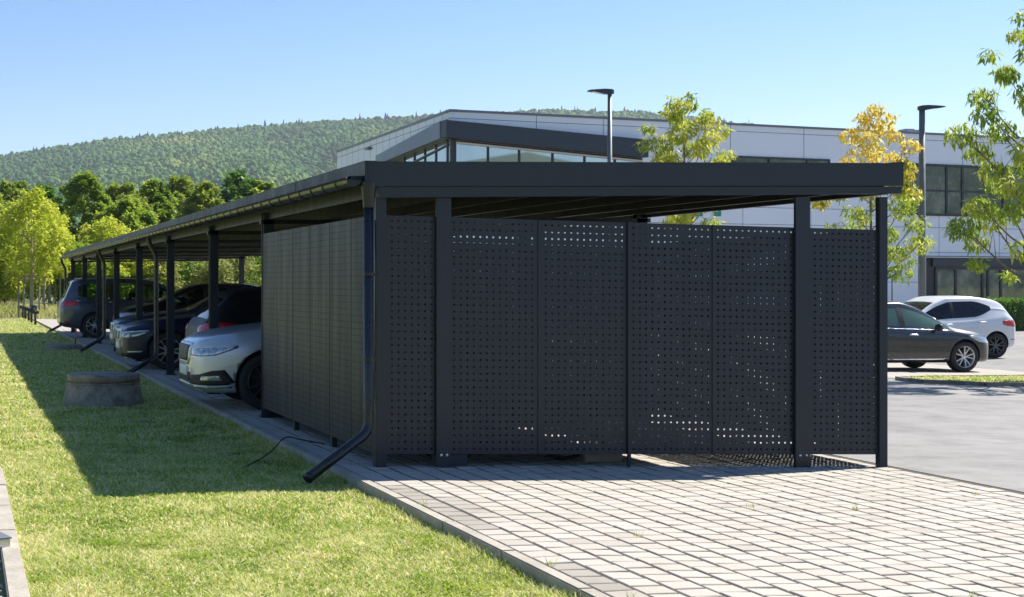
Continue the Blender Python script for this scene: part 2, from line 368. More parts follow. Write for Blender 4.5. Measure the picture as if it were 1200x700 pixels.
# gravel
def gravel():
    ico = bmesh.new(); bmesh.ops.create_icosphere(ico, subdivisions=1, radius=1); iv = np.array([v.co for v in ico.verts]); fi = np.array([[v.index for v in f.verts] for f in ico.faces]); ico.free()
    n = 5200; P = np.column_stack([rng.uniform(-.75, .215, n), rng.uniform(5.6, 10.5, n), rng.uniform(-.115, -.075, n)])
    s = rng.uniform(.008, .02, n); sc = rng.uniform(.6, 1.2, (n, 1, 3)); ang = rng.uniform(0, 6.28, n)
    v = iv[None]*(1+rng.uniform(-.18, .18, (n, 12 if len(iv) == 12 else len(iv), 1)))*sc*s[:, None, None]
    c, s_ = np.cos(ang)[:, None], np.sin(ang)[:, None]; x = v[..., 0]*c-v[..., 1]*s_; yy = v[..., 0]*s_+v[..., 1]*c
    v = np.stack([x, yy, v[..., 2]*.8], -1)+P[:, None]
    f = (fi[None]+(np.arange(n)*len(iv))[:, None, None]).reshape(-1, 3)
    tag(npmesh('gravel', v.reshape(-1, 3), f, M['gravel']), 'grey and white gravel beside the concrete edging at the lower left', 'gravel', kind='stuff')
gravel()
sheet('gravel_bed', [-.8, .22], [2.5, 12], M['joint_sand'], 0, lambda x, y: LAWN+.005-.015)

# grass blades
def blades(name, regions, mat, label, zf):
    V = []; Fs = []; off = 0
    for (x0, x1, y0, y1, dens, h, w, lean) in regions:
        n = int((x1-x0)*(y1-y0)*dens)
        x = rng.uniform(x0, x1, n); y = rng.uniform(y0, y1, n)
        # patchy growth
        pt = .8+.3*np.sin(x*3.1+np.sin(y*2.3)*1.4)*np.sin(y*1.7+np.sin(x*4.1))
        hh = h*rng.uniform(.5, 1.25, n)*pt; a = rng.uniform(0, 2*pi, n); ww = w*rng.uniform(.6, 1.3, n)
        ln = rng.normal(0, lean, (n, 2)); z = zf(x, y)
        dx, dy = np.cos(a)*ww/2, np.sin(a)*ww/2
        p0 = np.column_stack([x-dx, y-dy, z-.004]); p1 = np.column_stack([x+dx, y+dy, z-.004])
        m1 = np.column_stack([x+dx*.8+ln[:, 0]*hh*.4, y+dy*.8+ln[:, 1]*hh*.4, z+hh*.55]); m0 = np.column_stack([x-dx*.8+ln[:, 0]*hh*.4, y-dy*.8+ln[:, 1]*hh*.4, z+hh*.55])
        t1 = np.column_stack([x+ln[:, 0]*hh*1.1+dx*.15, y+ln[:, 1]*hh*1.1+dy*.15, z+hh]); t0 = t1-np.column_stack([dx*.3, dy*.3, dx*0])
        v = np.stack([p0, p1, m1, m0, t1, t0], 1).reshape(-1, 3)
        b_ = (np.arange(n)*6)[:, None]+off
        f = np.concatenate([b_+np.array([0, 1, 2, 3]), b_+np.array([3, 2, 4, 5])]); V.append(v); Fs.append(f); off += n*6
    return tag(npmesh(name, np.concatenate(V), np.concatenate(Fs), mat), label, 'grass', kind='stuff')
blades('lawn_grass', [(.32, 3.02, 5.2, 9, 13000, .040, .0075, .8), (.0, 3.02, 9, 14, 6500, .042, .011, .75), (-1.2, 3.02, 14, 22, 2800, .045, .017, .7),
                      (-3, 3.02, 22, 36, 1000, .05, .028, .7), (-5, 3.02, 36, 65, 350, .06, .035, .6),
                      (2.90, 3.02, 5.0, 14, 7000, .075, .0055, .6), (2.86, 3.02, 14, 40, 1500, .07, .01, .6), (.335, .40, 5, 10, 7000, .05, .006, .8)],
       M['blade'], 'short mown lawn grass beside the paved carport strip', lambda x, y: LAWN+0*x)
def clover():
    rg = np.random.default_rng(5); V = []
    cen = np.column_stack([rg.uniform(.4, 3.0, 150), 5.4+12*rg.uniform(0, 1, 150)**1.5])
    n = 26000; ci = rg.integers(0, 150, n); sp = rg.uniform(.04, .16, 150)[ci]
    x = np.clip(cen[ci, 0]+rg.normal(0, 1, n)*sp, .36, 3.01); y = cen[ci, 1]+rg.normal(0, 1, n)*sp; z = LAWN+rg.uniform(.012, .038, n)
    a = rg.uniform(0, 6.28, n); s_ = rg.uniform(.006, .012, n); tx, ty = rg.normal(0, .35, n), rg.normal(0, .35, n)
    pts = []
    for k, (u, v_) in enumerate(((0, -.6), (1, 0), (0, .6), (-1, 0))):
        dx = (np.cos(a)*u-np.sin(a)*v_)*s_; dy = (np.sin(a)*u+np.cos(a)*v_)*s_; pts.append(np.column_stack([x+dx, y+dy, z+dx*tx+dy*ty]))
    tag(npmesh('clover', np.stack(pts, 1).reshape(-1, 3), np.arange(4*n).reshape(n, 4), M['lf_green']), 'patches of clover and broad leaved weeds in the near lawn', 'clover', kind='stuff')
clover()
def zg(x, y): return -.021*(np.minimum(x, 21.5)-3.4)
# parking verge
mb = MB(); P = [(17.4, 23.3), (18.2, 22.75), (20, 22.6), (40, 22.6), (40, 24.5), (18.4, 24.5), (17.5, 24.1)]
mb.prism([(x, y, g(x)-.1) for x, y in P], (0, 0, .14)); tag(mb.build('verge', M['turf']), kind='structure')
mb = MB()
Q = P+[P[0]]
for (a, b_) in zip(Q[:-1], Q[1:]):
    d = Vector((b_[0]-a[0], b_[1]-a[1])); d.normalize(); nn = Vector((d.y, -d.x))*.09
    mb.prism([(a[0], a[1], g(a[0])-.1), (b_[0], b_[1], g(b_[0])-.1), (b_[0]+nn.x, b_[1]+nn.y, g(b_[0])-.1), (a[0]+nn.x, a[1]+nn.y, g(a[0])-.1)], (0, 0, .165))
tag(mb.build('verge_kerb', M['concrete_old']), kind='structure')
blades('verge_grass', [(18.2, 30, 22.7, 24.45, 1400, .07, .016, .6), (17.6, 18.2, 23.25, 24.1, 1400, .06, .016, .6)], M['blade'], 'bright grass on the small verge in front of the dark hatchback', lambda x, y: zg(x, y)+.035)
blades('meadow_grass', [(-12, 3, 68, 84, 60, .55, .05, .45), (3, 26, 60.9, 82, 30, .5, .06, .5), (-14, 3, 84, 100, 30, .8, .09, .4)], M['drygrass'], 'tall pale meadow grass behind the path and staked trees', lambda x, y: LAWN+0*x)
sheet('paved_strip', [3.1, 3.4, 8.16], [47.4, 60, 65.4], M['bay'], .0)
# ------------------------------------------------------------------ carport
SH = -.0206                                      # the screens follow the fall of the paving
WID = 4.68; DEP = 4.44
POSTY = [0, 4.44, 7.95, 12.05, 16.25, 20.4, 24.6, 28.8, 33.1]
RL, RRT, RF, RB = X0-.11, X0+4.79, Y0-.07, Y0+34.9
def rtop(x): return 2.53+.0112*(x-RL)
cp = empty('carport', (X0, Y0, 0), label='long anthracite metal carport with perforated screen walls and a flat roof')
cp['category'] = 'carport'
def inv(o):   # children are modelled in world coordinates; move them under the empty
    o.matrix_parent_inverse = Matrix.Translation((-X0, -Y0, 0)); return o
def cpart(mb, name, mat): return inv(mb.build(name, mat, cp))

def perf_mesh(nx, ny, p, w, h, r=.0092, th=.0025, lip=.028):
    """perforated sheet, w x h, nx x ny holes, folded edges; lies in the xz plane, front at y=0, sheared by SH"""
    mb = MB(); mx = (w-nx*p)/2; mz = (h-ny*p)/2
    V = []; idx = {}
    def vid(i, j, layer, k=None):
        key = (i, j, layer)
        if key not in idx:
            idx[key] = len(V); V.append((mx+i*p/2, 0 if layer == 0 else th, mz+j*p/2))
        return idx[key]
    Fs = []
    ring = [(2, 1), (2, 2), (1, 2), (0, 2), (0, 1), (0, 0), (1, 0), (2, 0)]
    for a in range(nx):
        for b_ in range(ny):
            cx, cz = mx+(a+.5)*p, mz+(b_+.5)*p; hs = []
            for layer in (0, 1):
                o = len(V); hs.append(o)
                for k in range(8):
                    t = k*pi/4; V.append((cx+r*cos(t), 0 if layer == 0 else th, cz+r*sin(t)))
                out = [vid(2*a+i, 2*b_+j, layer) for (i, j) in ring]
                for k in range(8):
                    q = (out[k], o+k, o+(k+1) % 8, out[(k+1) % 8])
                    Fs.append(q if layer == 0 else q[::-1])
            for k in range(8): Fs.append((hs[0]+k, hs[1]+k, hs[1]+(k+1) % 8, hs[0]+(k+1) % 8))
    # borders, both layers
    xa, xb, za, zb = mx, mx+nx*p, mz, mz+ny*p
    for layer, y in ((0, 0), (1, th)):
        for (x0, x1, z0, z1) in ((0, xa, 0, h), (xb, w, 0, h), (xa, xb, 0, za), (xa, xb, zb, h)):
            o = len(V); V += [(x0, y, z0), (x1, y, z0), (x1, y, z1), (x0, y, z1)]
            Fs.append((o, o+1, o+2, o+3) if layer == 0 else (o+3, o+2, o+1, o))
    for (x0, x1, z0, z1) in ((0, th, 0, h), (w-th, w, 0, h), (0, w, 0, th), (0, w, h-th, h)):
        o = len(V); V += [(x0, 0.0001, z0), (x1, 0.0001, z0), (x1, 0.0001, z1), (x0, .0001, z1), (x0, lip, z0), (x1, lip, z0), (x1, lip, z1), (x0, lip, z1)]
        Fs += [(o, o+4, o+5, o+1), (o+1, o+5, o+6, o+2), (o+2, o+6, o+7, o+3), (o+3, o+7, o+4, o), (o+4, o+7, o+6, o+5)]
    v = np.array(V); f = np.array(Fs)
    return v, f
PH = 1.985; PI_ = .0575
def panel(w, nx, mat, shear=True, r=.0092):
    v, f = perf_mesh(nx, 34, PI_, w, PH, r)
    if shear: v[:, 2] += SH*v[:, 0]
    o = npmesh('screen_panel', v, f, mat, cp); return o
_pcache = {}
def place_panel(w, nx, mat, loc, rz=0, shear=True, r=.0092):
    k = (w, nx, shear, mat.name, r)
    if k in _pcache: o = _pcache[k].copy(); COL.objects.link(o); o.parent = cp
    else: o = panel(w, nx, mat, shear, r); _pcache[k] = o
    o.location = (loc[0]-X0, loc[1]-Y0, loc[2]); o.rotation_euler = (0, 0, rz); return o
def zb_(W): return .108+SH*W
# front
for (a, w, nx) in ((.093, .45, 7), (.625, .815, 13), (1.446, .797, 13), (2.25, .78, 13), (3.036, .775, 13), (3.905, .70, 12)):
    place_panel(w, nx, M['anthracite'], (X0+a, Y0+.02, zb_(a)))
# back of the enclosure and right-hand side
for (a, w, nx) in ((.093, .775, 13), (.87, .775, 13), (1.65, .775, 13), (2.43, .775, 13), (3.21, .775, 13), (3.99, .60, 10)):
    place_panel(w, nx, M['anthracite'], (X0+a, Y0+DEP-.03, zb_(a)-.095), r=.0048)
for k in range(6):
    place_panel(.735, 12, M['anthracite'], (X0+WID-.03, Y0+.09+k*.73, zb_(WID)), pi/2, False)
# left side: six sheets, the joints every second one a little stronger
for k in range(6):
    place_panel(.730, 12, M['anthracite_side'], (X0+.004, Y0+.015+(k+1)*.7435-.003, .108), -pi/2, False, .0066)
mb = MB(); mb.box(X0+.09, X0+4.6, Y0+DEP+.01, Y0+DEP+.04, -.10, .30, sh=SH); cpart(mb, 'light_stop_plate', M['anthracite'])  # added plate, blocks the bright strip showing low behind the back screen
# feet and rails of the left wall
mb = MB()
for k in (1.5, 3.0, 4.42): mb.box(X0+.02, X0+.07, Y0+k-.03, Y0+k+.03, 0, 2.05)
for z in (.15, 1.1, 2.03): mb.box(X0+.033, X0+.063, Y0+.05, Y0+4.4, z-.02, z+.02)
cpart(mb, 'screen_rail', M['anthracite'])
mb = MB()
for z in (.16, 2.02): mb.box(X0+.08, X0+4.6, Y0+.05, Y0+.08, z-.025, z+.025, sh=SH)
cpart(mb, 'screen_rail', M['anthracite'])
mb = MB()
for z in (.16, 2.02): mb.box(X0+.08, X0+4.6, Y0+DEP-.06, Y0+DEP-.034, z-.025, z+.025, sh=SH)
cpart(mb, 'screen_rail', M['anthracite'])

def post(a, b_, ya, yb, ztop, name='post', bolts=False, fl=0):
    mb = MB(); x0, x1 = X0+a, X0+b_; zg_ = g((x0+x1)/2)-.0
    # U-profile open to the back
    mb.box(x0, x1, ya, yb, zg_, ztop, bev=.003)
    if fl: mb.box(x0+.01, x1+.16, yb+.02, yb+.12, zg_, zg_+.10)
    o = cpart(mb, name, M['anthracite'])
    if bolts:
        for bx in (x0+.04, x1-.04):
            b2 = MB(); b2.lathe([(.0001, 0), (.008, -.001), (.011, -.004), (.011, -.008), (.0001, -.008)][::-1], 'y', (0, 0, 0), 12)
            q = b2.build('bolt', M['bolt'], o); q.matrix_parent_inverse = Matrix.Identity(4); q.location = (bx, ya, zg_+.105)
    return o
BB = 2.238
post(0, .09, Y0-.01, Y0+.09, BB)
post(.518, .648, Y0-.022, Y0+.012, BB, bolts=True, fl=1)
post(2.232, 2.262, Y0-.004, Y0+.018, 2.05)
post(3.785, 3.925, Y0-.022, Y0+.012, BB+.04, bolts=True)
post(4.60, 4.68, Y0-.01, Y0+.05, BB+.05)
for k in (3.036, 1.443):
    mb = MB(); mb.box(X0+k-.014, X0+k+.014, Y0+.012, Y0+.03, zb_(k), zb_(k)+PH); cpart(mb, 'joint_cover', M['anthracite'])
for i, py_ in enumerate(POSTY[1:]):
    for (a, b_) in ((.0, .12), (WID-.13, WID)):
        mb = MB(); x0, x1 = X0+a, X0+b_; y0_ = Y0+py_-.03
        mb.box(x0, x1, y0_, y0_+.015, g(x0), rtop(x0)-.2); mb.box(x0, x1, y0_+.105, y0_+.12, g(x0), rtop(x0)-.2)
        mb.box(x0+.045, x0+.06, y0_+.015, y0_+.105, g(x0), rtop(x0)-.2); mb.box(x0-.03, x1+.03, y0_-.03, y0_+.15, g(x0), g(x0)+.012)
        cpart(mb, 'post', M['anthracite'])
# transverse beams and purlins
for i, py_ in enumerate(POSTY[1:]):
    y0_ = Y0+py_-.03; mb = MB()
    mb.box(X0-.03, X0+WID+.04, y0_, y0_+.09, rtop(X0)-.33, rtop(X0)-.28, sh=.0112); cpart(mb, 'cross_beam', M['anthracite'])
for W in (.06, .75, 1.42, 2.1, 2.78, 3.46, 4.1, 4.62):
    x = X0+W; z = rtop(x)-.275; mb = MB()
    mb.box(x-.003, x+.003, RF+.03, RB-.03, z+.004, z+.122); mb.box(x-.003, x+.045, RF+.03, RB-.03, z, z+.004); mb.box(x-.003, x+.045, RF+.03, RB-.03, z+.122, z+.126)
    cpart(mb, 'purlin', M['anthracite'])
# corrugated roof sheet (ribs run across)
mb = MB(); vs = []; y = RF+.02; prof = []
while y < RB-.02:
    for (dy, dz) in ((0, 0), (.06, 0), (.08, .035), (.15, .035), (.17, 0)): prof.append((y+dy, dz))
    y += .25
n = len(prof)
for x in (RL-.10, RRT-.01):
    for (yy, dz) in prof: vs.append((x, yy, rtop(x)-.148+dz))
mb.add(vs, [(i, i+1, n+i+1, n+i) for i in range(n-1)]); o = cpart(mb, 'roof_sheet', M['soffit'])
# fascias: front (two steps), back, right, left in 2.44 m lengths with lapped joints
mb = MB()
mb.prism([(RL, RF, rtop(RL)-.207), (RRT, RF, rtop(RRT)-.20), (RRT, RF, rtop(RRT)), (RL, RF, rtop(RL))], (0, .03, 0)); cpart(mb, 'front_fascia', M['anthracite'])
mb = MB(); mb.prism([(RL+.12, RF+.012, rtop(RL)-.297), (RRT-.01, RF+.012, rtop(RRT)-.268), (RRT-.01, RF+.012, rtop(RRT)-.206), (RL+.12, RF+.012, rtop(RL)-.209)], (0, .06, 0)); cpart(mb, 'front_beam', M['anthracite'])
mb = MB(); mb.prism([(RL, RB-.03, rtop(RL)-.16), (RRT, RB-.03, rtop(RRT)-.28), (RRT, RB-.03, rtop(RRT)), (RL, RB-.03, rtop(RL))], (0, .03, 0)); cpart(mb, 'rear_fascia', M['anthracite'])
yy = RF+.001; k = 0
while yy < RB-.01:
    y1 = min(yy+2.44, RB-.031); mb = MB(); e = .0015*(k % 2)
    mb.box(RL-.004-e, RL+.02-e, yy+.003 if k else RF-.002, y1, 2.53-.115, 2.53+.003)
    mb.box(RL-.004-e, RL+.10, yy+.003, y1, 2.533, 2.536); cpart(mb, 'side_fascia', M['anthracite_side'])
    mb = MB(); zr = rtop(RRT); mb.box(RRT-.02, RRT+.004+e, yy+.003, y1, zr-.13, zr+.003); mb.box(RRT-.10, RRT+.004+e, yy+.003, y1, zr+.003, zr+.006); cpart(mb, 'side_fascia', M['anthracite'])
    yy += 2.44; k += 1
mb = MB(); mb.prism([(RL+.1, RF+.03, rtop(RL)-.004), (RRT-.1, RF+.03, rtop(RRT)-.004), (RRT-.1, RF+.03, rtop(RRT)-.001), (RL+.1, RF+.03, rtop(RL)-.001)], (0, RB-RF-.06, 0)); cpart(mb, 'roof_deck', M['soffit'])
# gutter: half round, beaded edge, brackets
GX = RL-.085; GZ = 2.385; GR = .062
mb = MB(); seg = 12; vs = []; ys = [RF+.05+i*(RB-RF-.1)/20 for i in range(21)]
for yq in ys:
    for r_ in (GR, GR-.003):
        for k in range(seg+1):
            a = pi+pi*k/seg; vs.append((GX+r_*cos(a), yq, GZ+r_*sin(a)))
m_ = 2*(seg+1); fs = []
for i in range(20):
    for r_ in range(2):
        for k in range(seg):
            o_ = i*m_+r_*(seg+1)+k; q = (o_, o_+1, o_+m_+1, o_+m_); fs.append(q if r_ else q[::-1])
mb.add(vs, fs, 0, True)
for i in (0, 20):
    mb.add([vs[i*m_+k] for k in range(seg+1)], [list(range(seg+1))])
mb.tube([(GX-GR-.004, yq, GZ+.004) for yq in (ys[0], ys[-1])], .009, 8)
gut = cpart(mb, 'gutter', M['zinc_dark'])
bmb = MB(); br = GR+.004; arc = [(GX+br*cos(pi+pi*k/10), GZ+br*sin(pi+pi*k/10)) for k in range(11)]
for (xx, zz), (x2, z2) in zip(arc[:-1], arc[1:]):
    bmb.add([(xx, -.0125, zz), (x2, -.0125, z2), (x2, .0125, z2), (xx, .0125, zz), (xx*1+(GX-xx)*-.07, -.0125, zz+(GZ-zz)*-.07), (x2+(GX-x2)*-.07, -.0125, z2+(GZ-z2)*-.07), (x2+(GX-x2)*-.07, .0125, z2+(GZ-z2)*-.07), (xx+(GX-xx)*-.07, .0125, zz+(GZ-zz)*-.07)],
            [(0, 1, 2, 3), (4, 7, 6, 5), (0, 4, 5, 1), (3, 2, 6, 7), (0, 3, 7, 4), (1, 5, 6, 2)])
bmb.box(GX+br, GX+br+.05, -.0125, .0125, GZ-.003, GZ+.002)
b0 = bmb.build('bracket', M['zinc_dark'], gut); b0.matrix_parent_inverse = Matrix.Identity(4); b0.location = (0, RF+.42, 0)
for k in range(1, 80):
    c = b0.copy(); COL.objects.link(c); c.parent = gut; c.location = (0, RF+.42+k*.433, 0)
# downpipes
def elbow(pts, n=5, rad=.09):
    out = [Vector(pts[0])]
    for a, b_, c in zip(pts[:-2], pts[1:-1], pts[2:]):
        a, b_, c = map(Vector, (a, b_, c)); p = b_+(a-b_).normalized()*rad; q = b_+(c-b_).normalized()*rad
        for k in range(n+1):
            t = k/n; out.append(p.lerp(b_, t).lerp(b_.lerp(q, t), t))
    out.append(Vector(pts[-1])); return out
PR = .041
def downpipe(y, px_, pts, hopper, clamps):
    mb = MB(); mb.tube(elbow(pts), PR, 16)
    # sleeve rings
    for z in (pts[1][2]-.02,): pass
    e = Vector(pts[-1]); d = (e-Vector(pts[-2])).normalized(); mb.tube([e-d*.02, e+d*.006], PR+.004, 16)
    o = cpart(mb, 'downpipe', M['zinc_dark'])
    if hopper:
        h = MB(); hz = pts[0][2]
        rings = [(.062, .062, hz+.16), (.064, .064, hz+.12), (.058, .055, hz+.085), (PR+.008, PR+.008, hz+.0), (PR+.005, PR+.005, hz-.05)]
        vs = []
        for (rx, ry, z) in rings:
            for k in range(20):
                a = 2*pi*k/20; vs.append((pts[0][0]+rx*cos(a), pts[0][1]+ry*sin(a), z))
        h.add(vs, [(i*20+k, i*20+(k+1) % 20, (i+1)*20+(k+1) % 20, (i+1)*20+k) for i in range(4) for k in range(20)], 0, True)
        q = h.build('hopper', M['zinc_dark'], o); q.matrix_parent_inverse = Matrix.Identity(4)
    for z in clamps:
        c = MB(); c.lathe([(PR+.001, -.012), (PR+.006, -.012), (PR+.006, .012), (PR+.001, .012)], 'z', (pts[2][0] if len(pts) > 4 else pts[1][0], pts[2][1] if len(pts) > 4 else pts[1][1], z), 16, smooth=False)
        cx, cy = (pts[2][0], pts[2][1]) if len(pts) > 4 else (pts[1][0], pts[1][1])
        c.box(cx+PR, cx+PR+.04, cy-.006, cy+.006, z-.01, z+.01)
        q = c.build('pipe_clamp', M['zinc_dark'], o); q.matrix_parent_inverse = Matrix.Identity(4)
    return o
fx, fy = X0-.07, Y0-.03
downpipe(0, 0, [(fx, fy, 2.20), (fx, fy, .30), (2.70, 10.86, -.02)], True, (1.6, .9))
def solve_off(px):  # distance along the post row for a pixel column on that row
    return None
for (off) in (12.95, 22.0, 35.0):
    y = Y0+off
    if off > 34: y = RB-.15; 
    downpipe(y, 0, [(GX, y, GZ-.03), (GX, y, GZ-.14), (X0-.06, y, 2.02), (X0-.06, y, .26), (2.74, y-.35, -.03)], False, (1.5, .6))
# cable hanging by the corner and trailing onto the lawn
mb = MB(); mb.tube([(X0-.012, Y0-.02, 2.05), (X0-.008, Y0-.03, 1.6), (X0-.012, Y0-.024, 1.15), (X0-.012, Y0-.02, .78)], .006, 6); mb.box(X0-.035, X0-.002, Y0-.045, Y0-.005, .70, .80)
mb.tube([(X0-.012, Y0-.02, .7), (X0-.02, Y0-.03, .6), (X0-.01, Y0-.035, .52), (X0, Y0-.03, .6)], .005, 6); cpart(mb, 'cable_run', M['black'])
pts = []
for t in np.linspace(0, 1, 22):
    x = 3.37-(3.37-2.28)*t; y = 12.9-.1*t-1.05*t*t+.1*sin(6*t); z = .012+(.03 if t < .5 else 0)*sin(pi*t*2)-(.08*max(0, (t-.35)/.65))**1+.06*math.exp(-((t-.38)/.14)**2)
    pts.append((x, y, z))
mb = MB(); mb.tube(pts, .006, 8)
tag(mb.build('cable', M['cable']), 'thin black cable lying from the side screen over the kerb onto the lawn', 'cable')

# weeds in the joints
V = []; 
for (wx, wy) in ((5.45, 9.1), (6.15, 8.95), (4.05, 8.0), (6.9, 7.4), (3.14, 7.2), (3.16, 6.3), (3.13, 9.3), (4.9, 6.2), (7.6, 9.6), (3.5, 5.6)):
    for k in range(9):
        a = rnd.uniform(0, 6.28); h = rnd.uniform(.02, .07); x = wx+rnd.uniform(-.02, .02); y = wy+rnd.uniform(-.03, .03); z = g(x)-.004
        V += [(x-.003, y, z), (x+.003, y, z), (x+.02*cos(a)*h/.05, y+.02*sin(a)*h/.05, z+h)]
tag(npmesh('weeds', np.array(V), np.arange(len(V)).reshape(-1, 3), M['blade']), 'small weeds growing from the joints of the pale paving', 'weeds', kind='stuff')
# ---- contents of the enclosure
def bicycle(loc, rz, mat, label):
    t = empty('bicycle', loc, rz, label=label, group=None); t['category'] = 'bicycle'
    for x in (-.53, .53):
        mb = MB(); mb.lathe([(.35-.018+.018*cos(a), .018*sin(a)) for a in np.linspace(0, 2*pi, 9)], 'y', (x, 0, .352), 40)
        w = mb.build('tyre', M['rubber'], t); mb = MB()
        for k in range(18):
            a = 2*pi*k/18; mb.tube([(x+.02*cos(a), .02*(-1)**k, .352+.02*sin(a)), (x+.325*cos(a+.1), 0, .352+.325*sin(a+.1))], .0013, 4)
        mb.lathe([(.32, -.01), (.328, 0), (.32, .01)], 'y', (x, 0, .352), 40); mb.build('rim', M['rim'], w)
    mb = MB(); A = (-.53, 0, .352); Bk = (-.08, 0, .29); S = (-.22, 0, .78); H = (.36, 0, .80); Fk = (.53, 0, .352)
    for a, b_, r in ((A, Bk, .012), (A, S, .01), (S, Bk, .016), (S, H, .015), (Bk, H, .019), (H, Fk, .014), (H, (.33, 0, .9), .016)): mb.tube([a, b_], r, 8)
    mb.build('frame', mat, t)
    mb = MB(); mb.tube([(.3, -.3, .98), (.36, -.12, .97), (.34, 0, .94), (.36, .12, .97), (.3, .3, .98)], .012, 8); mb.tube([(.33, 0, .9), (.34, 0, .95)], .014, 8); mb.build('handlebar', M['black'], t)
    mb = MB(); mb.tube([S, (-.25, 0, .92)], .012, 8); mb.prism([(-.38, -.07, .92), (-.38, .07, .92), (-.2, .03, .93), (-.1, .012, .925), (-.1, -.012, .925), (-.2, -.03, .93)], (0, 0, .04)); mb.build('saddle', M['black'], t)
    mb = MB(); mb.lathe([(.0001, -.02), (.085, -.02), (.09, -.016), (.0001, -.015)], 'y', (-.08, 0, .29), 20); mb.tube([(-.08, -.04, .29), (-.02, -.05, .14)], .009, 6); mb.tube([(-.08, .04, .29), (-.14, .05, .44)], .009, 6); mb.build('crank', M['black'], t)
    return t
bicycle((X0+1.32, Y0+.42, g(5)), 0.02, M['p_black'], 'black bicycle standing behind the perforated front screen')
bicycle((X0+1.5, Y0+2.6, g(5)), 1.2, M['p_blue'], 'blue grey bicycle leaning further back inside the perforated enclosure')
mb = MB(); mb.box(0, .36, 0, .25, 0, .10, bev=.01); t = empty('rack_foot', (X0+2.0, Y0+.35, g(5.5)), label='pale concrete block of the bicycle rack under the front screen'); t['category'] = 'rack'
mb.build('block', M['kerb'], t); mb = MB()
for x in (.08, .22, .3): mb.tube([(x, .1, .1), (x, .1, .55), (x, .5, .55), (x, .5, .1)], .012, 8)
mb.build('hoop', M['rim'], t)
# ------------------------------------------------------------------ cars
def interp(tab, s):
    if s <= tab[0][0]: return tab[0][1]
    for (a, va), (b_, vb) in zip(tab[:-1], tab[1:]):
        if s <= b_:
            t = (s-a)/(b_-a) if b_ > a else 0; return va+(vb-va)*t
    return tab[-1][1]
def sinterp(tab, s):
    """monotone-ish smooth interpolation (Hermite, finite-difference tangents, limited)"""
    n = len(tab)
    if s <= tab[0][0]: return tab[0][1]
    if s >= tab[-1][0]: return tab[-1][1]
    d = [(tab[i+1][1]-tab[i][1])/(tab[i+1][0]-tab[i][0]) for i in range(n-1)]
    m = [d[0]]+[(0 if d[i-1]*d[i] <= 0 else 2*d[i-1]*d[i]/(d[i-1]+d[i])) for i in range(1, n-1)]+[d[-1]]
    for i in range(n-1):
        if s <= tab[i+1][0]:
            h = tab[i+1][0]-tab[i][0]; t = (s-tab[i][0])/h
            return ((1+2*t)*(1-t)**2*tab[i][1]+t*(1-t)**2*h*m[i]+t*t*(3-2*t)*tab[i+1][1]+t*t*(t-1)*h*m[i+1])
